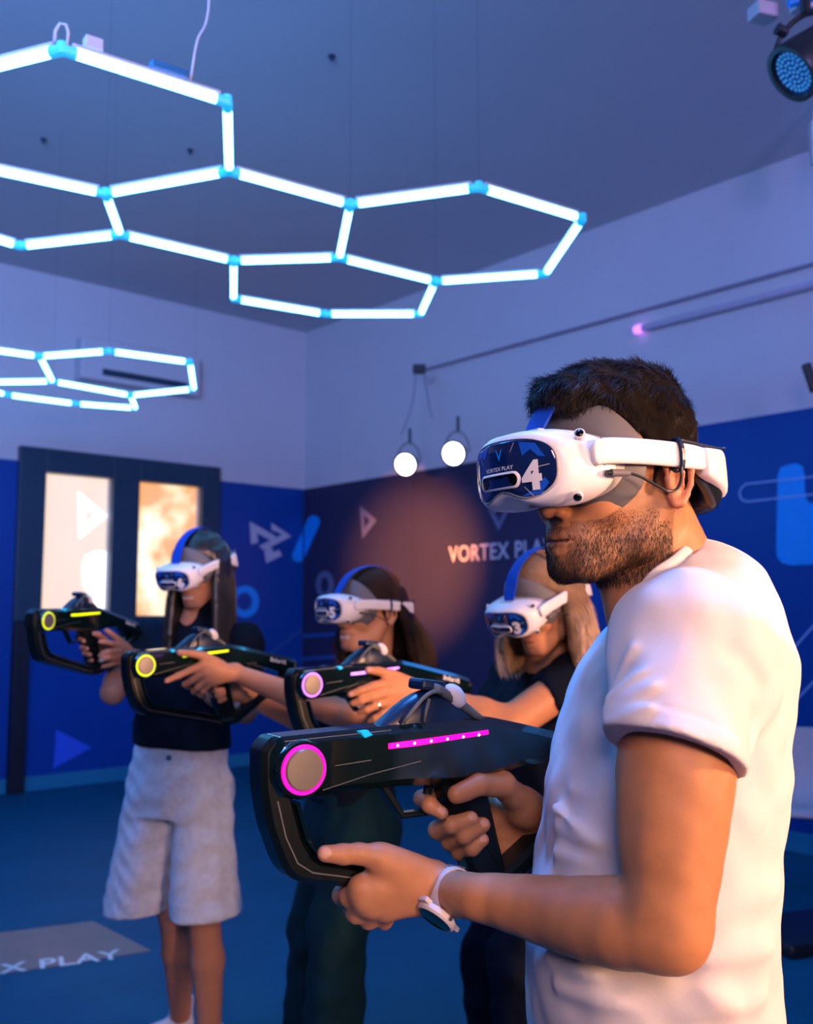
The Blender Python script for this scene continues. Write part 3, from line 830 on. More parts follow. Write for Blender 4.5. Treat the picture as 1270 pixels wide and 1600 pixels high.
def GC(ring_pt, yaw):
    """centre of the muzzle from a point on the cap of its left face"""
    return ring_pt - np.array([math.cos(R(yaw)), -math.sin(R(yaw)), 0]) * .033
def place_gun(g, ring_pt, yaw, pitch=0.0, roll=0.0):
    """ring_pt: world point of the muzzle ring's centre; yaw 0 points at the camera, 90 to the left"""
    rot = Matrix.Rotation(R(90 - yaw), 4, 'Z') @ Matrix.Rotation(R(pitch), 4, 'Y') @ Matrix.Rotation(R(roll), 4, 'X')
    off = rot @ Vector((.060, -.0, 0))
    g.matrix_world = Matrix.Translation(Vector(ring_pt) - off) @ rot
    g.location = Vector(ring_pt) - off
    g.rotation_euler = rot.to_euler()
    return rot

# ---------------------------------------------------------------- the headsets
def cur(x, z=0): return 4.2 * x * x
def make_headset(num, label, cable=True):
    """local frame: the wearer looks along -y, +x is the wearer's left, the eyes are at z = 0"""
    h = empty('vr_headset'); tag(h, label, 'headset', 'white VR headsets worn by the players')
    def sec(y, hw, zt_, zb, e=2.7, n=72, dip=0.0, curve=1.0):
        out = []
        for i in range(n):
            a = 2 * math.pi * i / n; c, s = math.cos(a), math.sin(a)
            x = hw * math.copysign(abs(c) ** (2 / e), c); z = (zt_ if s > 0 else zb) * abs(s) ** (2 / e) * (1 if s > 0 else 1)
            if s < 0 and dip: z += dip * math.exp(-(x / .026) ** 2)
            out.append((x, y + cur(x) * curve - ((.42 * max(z - .032, 0) + .35 * max(-.030 - z, 0)) if y > -.09 else 0), z))
        return out
    d = .013
    shell = [sec(-.1700, .056, .022, -.024, 2.5, dip=d * .4), sec(-.1705, .0705, .0345, -.0365, 2.7, dip=d), sec(-.1690, .0745, .0385, -.0405, 2.7, dip=d), sec(-.1640, .0785, .0415, -.0435, 2.7, dip=d), sec(-.152, .083, .0440, -.0460, 2.6, dip=d, curve=.98),
             sec(-.130, .086, .0460, -.0475, 2.5, dip=d, curve=.9), sec(-.110, .0855, .0455, -.047, 2.4, dip=d, curve=.82), sec(-.100, .083, .043, -.045, 2.4, dip=d * .8, curve=.78), sec(-.098, .07, .033, -.036, 2.4, dip=d * .8, curve=.78)]
    o = MB().loft(shell).obj('shell', M['white_plastic'], h, smooth=True)
    ring2 = [sec(-.104, .080, .040, -.044, 2.3, dip=d, curve=.78), sec(-.092, .0805, .0435, -.045, 2.3, dip=d, curve=.75), sec(-.078, .079, .046, -.047, 2.2, dip=d, curve=.72), sec(-.074, .074, .043, -.044, 2.2, dip=d, curve=.70)]
    MB().loft(ring2).obj('inner_shell', M['grey_light'], h, smooth=True)
    gas = [sec(-.088, .074, .046, -.050, 2.2, dip=d, curve=.7), sec(-.078, .079, .060, -.056, 2.1, dip=d * 1.3, curve=.66), sec(-.064, .0835, .078, -.063, 2.05, dip=d * 1.6, curve=.60), sec(-.052, .0860, .090, -.067, 2.0, dip=d * 1.8, curve=.58),
           sec(-.0495, .0850, .0895, -.0665, 2.0, dip=d * 1.8, curve=.58), sec(-.062, .066, .070, -.050, 2.1, dip=d * 1.8, curve=.60)]
    MB().loft(gas).obj('face_gasket', M['grey_gasket'], h, smooth=True)
    # glossy front plate, rim, sensor window
    def front(x, z, off): return (x, -.1705 + cur(x) - off + .9 * z * z, z)
    def outline(sc, n=80, e=2.9):
        o_ = []
        for i in range(n):
            a = 2 * math.pi * i / n; c, s = math.cos(a), math.sin(a)
            x = .0695 * sc * math.copysign(abs(c) ** (2 / e), c)
            z = (.0335 if s > 0 else -.0355) * sc * abs(s) ** (2 / e)
            if s < 0: z += .013 * math.exp(-(x / .024) ** 2) * sc
            o_.append((x, z + .0005))
        return o_
    secs = [[front(x, z, o_) for x, z in outline(s)] for s, o_ in ((1.0, -.004), (1.0, .0005), (.985, .0020), (.95, .0028), (.8, .0031), (.6, .0032), (.4, .0032), (.2, .0032), (.03, .0032))]
    MB().loft(secs).obj('face_plate', M['visor'], h, smooth=True)
    rim = [[front(x, z, o_) for x, z in outline(s)] for s, o_ in ((1.03, -.003), (1.03, .0018), (1.015, .0026), (1.0, .0024), (1.0, -.003))]
    MB().loft(rim, caps=False).obj('plate_rim', M['grey_light'], h, smooth=True)
    def patch(name, pts, m, off, extra=None):
        v, f = subdivide_geo([(x, z, 0) for x, z in pts], [tuple(range(len(pts)))], .008)
        return MB().add([front(q[0], q[1], off) for q in v], f).obj(name, m, h)
    # decorative blue shards and fine lines
    for pts in (((.030, .030), (.050, .026), (.060, .010), (.052, .012), (.044, .020), (.034, .014)),
                ((-.060, -.022), (-.066, -.006), (-.060, .006), (-.054, -.012), (-.050, -.028)),
                ((-.020, .031), (-.048, .027), (-.056, .018), (-.040, .022), (-.030, .016)),
                ((.030, -.030), (.052, -.030), (.062, -.018), (.058, -.012), (.044, -.024))):
        patch('blue_shard', pts, M['visor_blue'], .0036)
    for a_, b_ in (((-.044, .024), (-.036, .012)), ((.024, .030), (.018, .020)), ((.052, .0), (.064, .0015)), ((.034, -.020), (.044, -.031)), ((-.058, -.004), (-.066, -.010)), ((-.046, -.020), (-.054, -.029))):
        patch('fine_line', polyoff([a_, b_], [.0009, .0009]), M['grey_light'], .0038)
    patch('v_mark', [(-.006, .026), (0, .012), (.006, .026), (.0035, .0245), (0, .017), (-.0035, .0245)], M['graphic_blue'], .0038)
    def pill(cx, cz, hw, hh, n=10):
        o_ = []
        for sgn, t0 in ((1, -90), (-1, 90)):
            o_ += [(cx + sgn * (hw - hh) + hh * math.cos(t), cz + hh * math.sin(t)) for t in [R(t0 + 180 * i / n) for i in range(n + 1)]]
            o_ += [(cx + sgn * (hw - hh) * (1 - 2 * i / 14), cz + sgn * hh) for i in range(1, 14)]
        return o_
    a_, b_ = pill(-.006, -.0105, .036, .0095), pill(-.006, -.0105, .0335, .0070)
    k = len(a_)
    vv = [front(x, z, .0052) for x, z in a_] + [front(x, z, .0056) for x, z in b_] + [front(x, z, .0025) for x, z in a_]
    MB().add(vv, [(i, (i + 1) % k, k + (i + 1) % k, k + i) for i in range(k)] + [(2 * k + i, 2 * k + (i + 1) % k, (i + 1) % k, i) for i in range(k)]).obj('window_rim', M['white_plastic'], h, smooth=True)
    patch('sensor_window', b_, M['black_gloss'], .0040)
    def ftext(txt, size, cx, cz, name, off, **kw):
        v, f = text_geo(txt, size, **kw)
        v = v - [(v[:, 0].max() + v[:, 0].min()) / 2, (v[:, 1].max() + v[:, 1].min()) / 2, 0]
        v, f = subdivide_geo(v, f, .010)
        # +x is the wearer's left, which an onlooker sees on the right
        MB().add([front(q[0] + cx, q[1] + cz, off) for q in v], f).obj(name, M['print_white'], h)
    ftext(num, .041, .045, -.0085, 'number', .0058, offset=.0022)
    ftext('VORTEX PLAY', .0062, -.003, .0035, 'lettering', .0042, offset=.0001, xscale=1.25)
    # tracking cameras in the shell
    for sx in (-1, 1):
        for x, z, y in ((.0780, .0315, -.1235), (.0740, -.0355, -.1300)):
            nrm = Vector((sx * .62, -.62, .45 if z > 0 else -.45)).normalized()
            c = Vector((sx * x, y + .0, z))
            MB().lathe([(0, -.004), (.0062, -.004), (.0062, .001), (.0048, .0016), (.0046, .0002), (0, .0002)], c + nrm * .0012, nrm, 20).obj('camera_rim', M['white_matte'], h, auto=True)
            MB().lathe([(0, .0), (.0044, .0), (.0044, .0014), (.002, .002), (0, .002)], c + nrm * .0014, nrm, 20).obj('camera_lens', M['black_gloss'], h, smooth=True)
    MB().box((0, -.128, .0450), (.045, .010, .004)).obj('vent', M['grey_light'], h, bevel=.001)
    MB().box((.02, -.140, -.0405), (.020, .010, .004)).obj('vent', M['grey_light'], h, bevel=.001)
    # rigid side arms running round to the rear box
    for sx in (-1, 1):
        path = smooth_pts([(.0865, -.116, .010), (.0905, -.095, .012), (.0925, -.05, .011), (.0925, 0, .008), (.091, .045, .004), (.086, .078, .000), (.078, .100, -.004)], 5)
        n = len(path); secs = []
        for i, p in enumerate(path):
            t = i / (n - 1)
            hh = (.0145 if t < .62 else .0145 - .003 * min(1, (t - .62) / .2)) * min(1, (i + .6) / 2.0) ** .5
            th = .0055
            a = path[max(i - 1, 0)]; b = path[min(i + 1, n - 1)]; dd = (b - a); dd /= np.linalg.norm(dd)
            nrm = np.array([dd[1], -dd[0], 0]); nrm /= np.linalg.norm(nrm)
            if nrm[0] < 0: nrm = -nrm
            q = []
            for j in range(16):
                a_ = 2 * math.pi * j / 16; c_, s_ = math.cos(a_), math.sin(a_)
                q.append(p + nrm * th * math.copysign(abs(c_) ** .6, c_) + np.array([0, 0, 1]) * hh * math.copysign(abs(s_) ** .6, s_))
            secs.append([(sx * v[0], v[1], v[2]) for v in q])
        MB().loft(secs).obj('side_arm', M['white_plastic'], h, smooth=True)
        path = smooth_pts([(sx * .088, .055, .000), (sx * .084, .085, -.008), (sx * .068, .108, -.014), (sx * .04, .124, -.016), (0, .130, -.016)], 5)
        secs = []
        for i, p in enumerate(path):
            q = []
            a = path[max(i - 1, 0)]; b = path[min(i + 1, len(path) - 1)]; dd = (b - a); dd /= np.linalg.norm(dd)
            nrm = np.array([dd[1], -dd[0], 0]) * (1 if sx > 0 else -1); nrm /= np.linalg.norm(nrm)
            hh = .016 + .011 * min(1, i / 8)
            for j in range(16):
                a_ = 2 * math.pi * j / 16; c_, s_ = math.cos(a_), math.sin(a_)
                q.append(p + nrm * .0095 * math.copysign(abs(c_) ** .5, c_) + np.array([0, 0, 1]) * hh * math.copysign(abs(s_) ** .5, s_))
            secs.append(q)
        MB().loft(secs).obj('battery_case', M['white_matte'], h, smooth=True)
        # black rear cushion
        path = smooth_pts([(sx * .080, .066, -.010), (sx * .074, .086, -.020), (sx * .058, .102, -.027), (sx * .03, .114, -.030), (0, .118, -.030)], 4)
        secs = []
        for i, p in enumerate(path):
            hh = .030 * min(1, (i + 1) / 6) ** .6
            secs.append([p + np.array([.010 * sx * math.cos(a_), .010 * math.cos(a_), hh * math.sin(a_)]) for a_ in np.linspace(0, 2 * math.pi, 16, endpoint=False)])
        MB().loft(secs).obj('rear_cushion', M['black'], h, smooth=True)
        MB().tube([(sx * .0935, -.112, .010 + .0135 * math.cos(t)) if False else (sx * (.0915 + .003 * math.sin(t) * 0), -.100 + .013 * math.cos(t) * -1, .0115 + .0155 * math.sin(t)) for t in np.linspace(-1.4, 1.4, 10)], .0008, 6).obj('hinge_line', M['grey_gasket'], h, smooth=True)
    # upper rear support: a white pad with cushion
    secs = []
    for y, s in ((.095, .55), (.099, .85), (.106, 1.0), (.112, .97), (.116, .7)):
        secs.append([(.034 * s * math.cos(a_), y - .35 * (z0 := .030 * s * math.sin(a_)) - 6 * (.034 * s * math.cos(a_)) ** 2, .062 + z0) for a_ in np.linspace(0, 2 * math.pi, 28, endpoint=False)])
    MB().loft(secs).obj('crown_pad', M['white_plastic'], h, smooth=True)
    secs = []
    for y, s in ((.080, .6), (.085, .95), (.094, 1.0), (.099, .8)):
        secs.append([(.034 * s * math.cos(a_), y - .35 * (z0 := .032 * s * math.sin(a_)) - 6 * (.034 * s * math.cos(a_)) ** 2, .058 + z0) for a_ in np.linspace(0, 2 * math.pi, 24, endpoint=False)])
    MB().loft(secs).obj('crown_cushion', M['black'], h, smooth=True)
    for sx in (-1, 1):
        MB().tube(smooth_pts([(sx * .026, .104, .045), (sx * .034, .112, .022), (sx * .04, .118, .006)], 4), .004, 8).obj('rear_bracket', M['grey_light'], h, smooth=True)
    # fabric strap over the head
    path = smooth_pts([(0, -.122, .043), (0, -.104, .068), (0, -.078, .099), (0, -.042, .119), (0, .0, .128), (0, .045, .125), (0, .078, .105), (0, .098, .080)], 6)
    secs = []
    for i, p in enumerate(path):
        a = path[max(i - 1, 0)]; b = path[min(i + 1, len(path) - 1)]; dd = (b - a) / np.linalg.norm(b - a)
        nrm = np.array([0, -dd[2], dd[1]])
        if nrm[2] < 0 and i > 10: nrm = -nrm
        hw = .0155 + .004 * max(0, 1 - abs(i - 8) / 8)
        secs.append([p + np.array([hw * x, 0, 0]) + nrm * y for x, y in ((-1, -.0012), (-.97, .0014), (-.5, .0026), (0, .003), (.5, .0026), (.97, .0014), (1, -.0012), (0, -.0006))])
    MB().loft(secs).obj('top_strap', M['strap'], h, auto=True)
    if cable:
        MB().tube([(.0905, -.094, -.012), (.0925, -.080, -.0125), (.0935, -.070, -.013)], [.0042, .0042, .0036], 12).obj('plug', M['grey_gasket'], h, auto=True)
        MB().tube([(.0895, -.100, -.0118), (.0905, -.094, -.012)], [.0030, .0034], 12).obj('plug_tip', M['black'], h, auto=True)
        MB().tube(smooth_pts([(.0935, -.070, -.013), (.097, -.055, -.018), (.102, -.035, -.029), (.104, -.022, -.035), (.103, -.006, -.032), (.100, .006, -.018), (.099, .010, .004), (.0985, .009, .022), (.094, .010, .024)], 6), .0017, 8).obj('cable', M['black'], h, smooth=True)
        ring_ = [(.0925 + .0085 * math.cos(t), .010, .0065 + .0190 * math.sin(t)) for t in np.linspace(0, 2 * math.pi, 20)]
        secs = [[(p[0], p[1] - .0035, p[2]), (p[0] + .0022 * math.copysign(1, p[0] - .0925), p[1] - .0025, p[2] * 1.06), (p[0] + .0022 * math.copysign(1, p[0] - .0925), p[1] + .0025, p[2] * 1.06), (p[0], p[1] + .0035, p[2])] for p in ring_]
        MB().loft(secs, caps=False).obj('cable_clip', M['saddle'], h, smooth=False)
        MB().tube(smooth_pts([(.094, .012, .025), (.088, .070, .018), (.082, .100, .016), (.070, .122, .018), (.060, .132, .020), (.058, .130, .014), (.068, .118, .012)], 5), .0017, 8).obj('cable', M['black'], h, smooth=True)
    return h
def place(o, loc, yaw, pitch=0, roll=0, scale=1.0):
    """yaw 0 faces the camera, 90 faces left; pitch > 0 looks down"""
    rot = Matrix.Rotation(R(-yaw), 4, 'Z') @ Matrix.Rotation(R(pitch), 4, 'X') @ Matrix.Rotation(R(roll), 4, 'Y')
    o.location = Vector(loc); o.rotation_euler = rot.to_euler(); o.scale = (scale,) * 3
    return rot

def yawvec(yaw): return np.array([-math.sin(R(yaw)), -math.cos(R(yaw)), 0.0])
GUNS = {}
gman = make_gun('magenta', 'nearest black toy rifle with magenta glowing ring, held by the man in white')
GUNS['man'] = (GC(P(475, 1203, 1.066), 58), 58)
place_gun(gman, *GUNS['man'], 0)
g3 = make_gun('violet', 'black toy rifle with violet ring held by the woman in headset 3')
GUNS['w3'] = (GC(P(488, 1070, 2.144), 50), 50); place_gun(g3, *GUNS['w3'], -1)
g5 = make_gun('yellow', 'black toy rifle with round yellow ring held by the woman in headset 5')
GUNS['w5'] = (GC(P(228, 1040, 2.441), 45), 45); place_gun(g5, *GUNS['w5'], -1.5)
g6 = make_gun('yellow', 'leftmost black toy rifle with a yellow strip, held by the woman in denim shorts')
GUNS['w6'] = (GC(P(76, 970, 2.921), 20), 20); place_gun(g6, *GUNS['w6'], 0)

HEADS = {}
h4 = make_headset('4', 'large white VR headset numbered 4 on the bearded man')
HEADS['man'] = dict(loc=P(957, 736, 1.13), yaw=57, pitch=5, roll=0, s=.95)
h5 = make_headset('5', 'white VR headset numbered 5 on the dark-haired woman in the middle')
HEADS['w5'] = dict(loc=P(577, 950, 2.85), yaw=52, pitch=2, roll=0, s=.93)
h3 = make_headset('3', 'white VR headset numbered 3 on the blonde woman')
HEADS['w3'] = dict(loc=P(846, 935, 2.45), yaw=48, pitch=24, roll=0, s=.93)
h6 = make_headset('6', 'white VR headset numbered 6 on the long-haired woman in shorts')
HEADS['w6'] = dict(loc=P(312, 884, 3.28), yaw=27, pitch=20, roll=0, s=.95)
for o, k in ((h4, 'man'), (h5, 'w5'), (h3, 'w3'), (h6, 'w6')):
    q = HEADS[k]; q['rot'] = place(o, q['loc'], q['yaw'], q['pitch'], q['roll'], q['s'])
# ---------------------------------------------------------------- implicit surfaces for bodies and clothing
A3 = lambda *v: np.array(v, float)
class Field:
    def __init__(s):
        s.ops = []     # (op, fn, k)
    def u(s, fn, k=0.0): s.ops.append(('u', fn, k)); return s
    def cut(s, fn, k=0.0): s.ops.append(('s', fn, k)); return s
    def clip(s, fn, k=0.0): s.ops.append(('i', fn, k)); return s
    def mod(s, fn): s.ops.append(('m', fn, 0)); return s
    def ev(s, X, ops=None):
        d = None
        for op, fn, k in (ops or s.ops):
            if op == 'm':
                d = d + fn(X); continue
            e = fn(X)
            if d is None: d = e; continue
            if op == 's': e = -e
            if op == 'u':
                if k > 0:
                    h = np.maximum(k - np.abs(d - e), 0) / k
                    d = np.minimum(d, e) - h * h * k * .25
                else: d = np.minimum(d, e)
            else:
                if k > 0:
                    h = np.maximum(k - np.abs(d - e), 0) / k
                    d = np.maximum(d, e) + h * h * k * .25
                else: d = np.maximum(d, e)
        return d
def cone(a, b, ra, rb):
    a = A3(*a); b = A3(*b); ab = b - a; L2 = max(ab @ ab, 1e-12)
    def f(X):
        pa = X - a
        t = np.clip(pa @ ab / L2, 0, 1)
        q = pa - t[:, None] * ab
        return np.sqrt((q * q).sum(1)) - (ra + (rb - ra) * t)
    f.bound = ((a + b) / 2, math.sqrt(L2) / 2 + max(ra, rb))
    return f
def ball(c, r): return cone(c, c, r, r)
def ellip(c, r, rot=None):
    c = A3(*c); r = A3(*r); M3 = np.array(rot)[:3, :3] if rot is not None else np.eye(3)
    def f(X):
        p = (X - c) @ M3
        k0 = np.sqrt(((p / r) ** 2).sum(1)); k1 = np.sqrt(((p / (r * r)) ** 2).sum(1)) + 1e-9
        return np.where(k0 < 1e-6, -r.min(), k0 * (k0 - 1) / k1)
    return f
def rbox(c, h, rd_, rot=None):
    c = A3(*c); h = A3(*h); M3 = np.array(rot)[:3, :3] if rot is not None else np.eye(3)
    def f(X):
        q = np.abs((X - c) @ M3) - h + rd_
        return np.sqrt((np.maximum(q, 0) ** 2).sum(1)) + np.minimum(q.max(1), 0) - rd_
    return f
def half(p, n):
    p = A3(*p); n = A3(*n) / np.linalg.norm(n)
    return lambda X: (X - p) @ n
def chainf(pts, rs, k=0.004):
    cs = [cone(pts[i], pts[i + 1], rs[i], rs[i + 1]) for i in range(len(pts) - 1)]
    def f(X):
        d = cs[0](X)
        for c in cs[1:]:
            e = c(X); h = np.maximum(k - np.abs(d - e), 0) / k
            d = np.minimum(d, e) - h * h * k * .25
        return d
    return f
def tubef(pts, rs, n=10):
    """a smooth tube through the points with smoothly varying radius"""
    Q = [np.r_[A3(*p), r] for p, r in zip(pts, rs)]
    S_ = []
    for i in range(len(Q) - 1):
        p0 = Q[max(i - 1, 0)]; p1 = Q[i]; p2 = Q[i + 1]; p3 = Q[min(i + 2, len(Q) - 1)]
        for k in range(n):
            t = k / n
            S_.append(0.5 * ((2 * p1) + (p2 - p0) * t + (2 * p0 - 5 * p1 + 4 * p2 - p3) * t * t + (-p0 + 3 * p1 - 3 * p2 + p3) * t ** 3))
    S_.append(Q[-1])
    cs = [cone(S_[i][:3], S_[i + 1][:3], S_[i][3], S_[i + 1][3]) for i in range(len(S_) - 1)]
    def f(X):
        d = cs[0](X)
        for c in cs[1:]: d = np.minimum(d, c(X))
        return d
    return f
def stack(origin, frame, rows, e=2.0):
    """rows: (z, cx, cy, rx, ry); frame: 3 column vectors (x, y, z axes)"""
    o = A3(*origin); M3 = np.array(frame, float).T
    rows = np.array(rows, float); o_ = rows[:, 0].argsort(); rows = rows[o_]
    z = rows[:, 0]; zz = np.linspace(z[0], z[-1], 60)
    # smooth interpolation by Catmull-Rom sampled densely
    cols = []
    for c in range(1, 5):
        y = rows[:, c]; m_ = np.gradient(y, z)
        idx = np.clip(np.searchsorted(z, zz) - 1, 0, len(z) - 2)
        h = z[idx + 1] - z[idx]; t = (zz - z[idx]) / h
        cols.append((2 * t**3 - 3 * t**2 + 1) * y[idx] + (t**3 - 2 * t**2 + t) * h * m_[idx] + (-2 * t**3 + 3 * t**2) * y[idx + 1] + (t**3 - t**2) * h * m_[idx + 1])
    def f(X):
        p = (X - o) @ M3
        q = np.clip(p[:, 2], z[0], z[-1])
        cx, cy, rx, ry = [np.interp(q, zz, c) for c in cols]
        dx = np.abs(p[:, 0] - cx) / rx; dy = np.abs(p[:, 1] - cy) / ry
        k0 = (dx ** e + dy ** e) ** (1 / e)
        g = np.sqrt((dx / rx) ** 2 + (dy / ry) ** 2) / np.maximum(np.sqrt(dx * dx + dy * dy), 1e-6)
        d = (k0 - 1) / np.maximum(g, 1 / np.maximum(rx, ry)) 
        dz = np.abs(p[:, 2] - q)
        return np.where(dz > 0, np.sqrt(np.maximum(d, 0) ** 2 + dz ** 2) + np.minimum(np.maximum(d, -dz * 0 - 1), 0) * 0, d)
    return f
class MovedField:
    """a head-local function placed in the world"""
    def __init__(s, rot, loc, scale=1.0):
        s.M = np.array(rot)[:3, :3]; s.l = A3(*loc); s.s = scale
    def __call__(s, fn):
        return lambda X: fn((X - s.l) @ s.M / s.s) * s.s
    def pt(s, p): return s.M @ (A3(*p) * s.s) + s.l
def vnoise(seed, scale, amp):
    g = np.random.default_rng(seed)
    K = g.normal(size=(7, 3)); K /= np.linalg.norm(K, axis=1)[:, None]; K *= g.uniform(.6, 1.7, (7, 1)) * 2 * math.pi / scale
    ph = g.uniform(0, 6.28, 7)
    return lambda X: amp * np.sin(X @ K.T + ph).sum(1) / 3.0
def march(field, lo, hi, h, B=8, pad=1.35):
    """sparse surface nets; returns vertices and quads"""
    lo = A3(*lo); hi = A3(*hi)
    n = np.ceil((hi - lo) / (h * B)).astype(int)
    half_ = h * B * .5 * math.sqrt(3)
    gx, gy, gz = np.meshgrid(*[np.arange(k) for k in n], indexing='ij')
    blk = np.stack([gx.ravel(), gy.ravel(), gz.ravel()], 1)
    keep = []
    S = 32768
    # hierarchical rejection
    cen = lo + (blk + .5) * h * B
    for i in range(0, len(cen), S):
        keep.append(np.abs(field.ev(cen[i:i + S])) < half_ * pad + h)
    blk = blk[np.concatenate(keep)]
    # group blocks in super blocks for culling
    SB = 4
    key = (blk // SB); _, inv = np.unique(key, axis=0, return_inverse=True)
    inv = inv.ravel()
    order = np.argsort(inv, kind='stable'); blk = blk[order]; inv = inv[order]
    st = np.flatnonzero(np.r_[True, inv[1:] != inv[:-1]]); en = np.r_[st[1:], len(blk)]
    ar = np.arange(-1, B + 1)
    off = np.stack(np.meshgrid(ar, ar, ar, indexing='ij'), -1).reshape(-1, 3)
    m_ = B + 2
    Vs, Ks, Qs = [], [], []
    NN = n * B + 8
    def cid(c): return ((c[..., 0] + 2) * int(NN[1]) + c[..., 1] + 2) * int(NN[2]) + c[..., 2] + 2
    for a, b in zip(st, en):
        bb = blk[a:b]
        c0 = lo + (bb.min(0) + bb.max(0) + 1) * .5 * h * B
        Rr = np.linalg.norm((bb.max(0) - bb.min(0) + 1) * .5 * h * B) + 2 * h
        ops = []
        cc = c0[None]
        for i, (op, fn, k) in enumerate(field.ops):
            if op in ('u', 's'):
                if fn(cc)[0] > Rr * 1.25 + k + .004 and not (op == 'u' and not ops): continue
            ops.append((op, fn, k))
        if ops and ops[0][0] != 'u': continue
        I = (bb[:, None, :] * B + off[None]).reshape(-1, 3)
        D = field.ev(lo + I * h, ops).reshape(len(bb), m_, m_, m_)
        # cells with origin -1..B-1 (need samples +1)
        c_ = [D[:, x:m_ - 1 + x, y:m_ - 1 + y, z:m_ - 1 + z] for x in (0, 1) for y in (0, 1) for z in (0, 1)]
        neg = sum((q < 0).astype(np.int8) for q in c_)
        act = (neg > 0) & (neg < 8)
        if not act.any(): continue
        w_ = np.argwhere(act)
        vals = np.stack([q[act] for q in c_], 1)   # order xyz bits: index = x*4+y*2+z
        cor = np.array([(x, y, z) for x in (0, 1) for y in (0, 1) for z in (0, 1)], float)
        acc = np.zeros((len(w_), 3)); cnt = np.zeros(len(w_))
        for i in range(8):
            for bit in (4, 2, 1):
                j = i | bit
                if j == i: continue
                s_ = (vals[:, i] < 0) != (vals[:, j] < 0)
                t = np.where(s_, vals[:, i] / np.where(s_, vals[:, i] - vals[:, j], 1), 0)
                acc += np.where(s_[:, None], cor[i] + t[:, None] * (cor[j] - cor[i]), 0); cnt += s_
        cell = bb[w_[:, 0]] * B + (w_[:, 1:] - 1)
        Vs.append(lo + (cell + acc / cnt[:, None]) * h); Ks.append(cid(cell))
        base = (bb * B)
        for ax in range(3):
            o1 = [0, 0, 0]; o1[ax] = 1
            D0 = D[:, 1:B + 1, 1:B + 1, 1:B + 1]
            D1 = D[:, 1 + o1[0]:B + 1 + o1[0], 1 + o1[1]:B + 1 + o1[1], 1 + o1[2]:B + 1 + o1[2]]
            s_ = (D0 < 0) != (D1 < 0)
            w2 = np.argwhere(s_)
            if not len(w2): continue
            cell = base[w2[:, 0]] + w2[:, 1:]
            u_, v_ = [(1, 2), (2, 0), (0, 1)][ax]
            eu = np.zeros(3, int); eu[u_] = 1; ev_ = np.zeros(3, int); ev_[v_] = 1
            q = np.stack([cid(cell - eu - ev_), cid(cell - ev_), cid(cell), cid(cell - eu)], 1)
            flip = D0[s_] < 0
            q[~flip] = q[~flip][:, ::-1]
            Qs.append(q)
    V = np.concatenate(Vs); K = np.concatenate(Ks); Q = np.concatenate(Qs)
    K, idx = np.unique(K, return_index=True); V = V[idx]
    F = np.searchsorted(K, Q); F = np.clip(F, 0, len(K) - 1)
    ok = (K[F] == Q).all(1)
    return V, F[ok]
def largest(V, F, keep_min=400):
    """drop tiny islands"""
    par = np.arange(len(V))
    for _ in range(60):
        m_ = par[F].min(1)
        new = par.copy()
        for j in range(4): np.minimum.at(new, F[:, j], m_)
        new = new[new]
        if (new == par).all(): break
        par = new
    for _ in range(400):
        m_ = par[F].min(1)
        new = par.copy()
        for j in range(4): np.minimum.at(new, F[:, j], m_)
        new = new[new]; new = new[new]
        if (new == par).all(): break
        par = new
    lab, inv, cnt = np.unique(par, return_inverse=True, return_counts=True)
    good = cnt[inv] >= keep_min
    ok = good[F].all(1)
    F = F[ok]; used = np.unique(F); mp = np.full(len(V), -1); mp[used] = np.arange(len(used))
    return V[used], mp[F]
def relax(V, F, it=1, lam=.5):
    for _ in range(it):
        acc = np.zeros_like(V); cnt = np.zeros(len(V))
        for j in range(4):
            for k in ((j + 1) % 4, (j + 3) % 4):
                np.add.at(acc, F[:, j], V[F[:, k]]); np.add.at(cnt, F[:, j], 1)
        V = V + lam * (acc / np.maximum(cnt, 1)[:, None] - V)
    return V
def body_obj(name, field, lo, hi, h, m, parent=None, paint=None, it=1, keep=400):
    V, F = march(field, lo, hi, h)
    V, F = largest(V, F, keep)
    if it: V = relax(V, F, it)
    o = mesh_obj(name, V, F, m, parent)
    if paint:
        col = paint(V)
        a = o.data.color_attributes.new('col', 'FLOAT_COLOR', 'POINT')
        a.data.foreach_set('color', np.c_[col, np.ones(len(col))].ravel().astype(np.float32))
    return o, V, F
def vnormals(V, F):
    n = np.cross(V[F[:, 2]] - V[F[:, 0]], V[F[:, 3]] - V[F[:, 1]])
    N = np.zeros_like(V)
    for j in range(4): np.add.at(N, F[:, j], n)
    return N / np.maximum(np.linalg.norm(N, axis=1), 1e-12)[:, None]
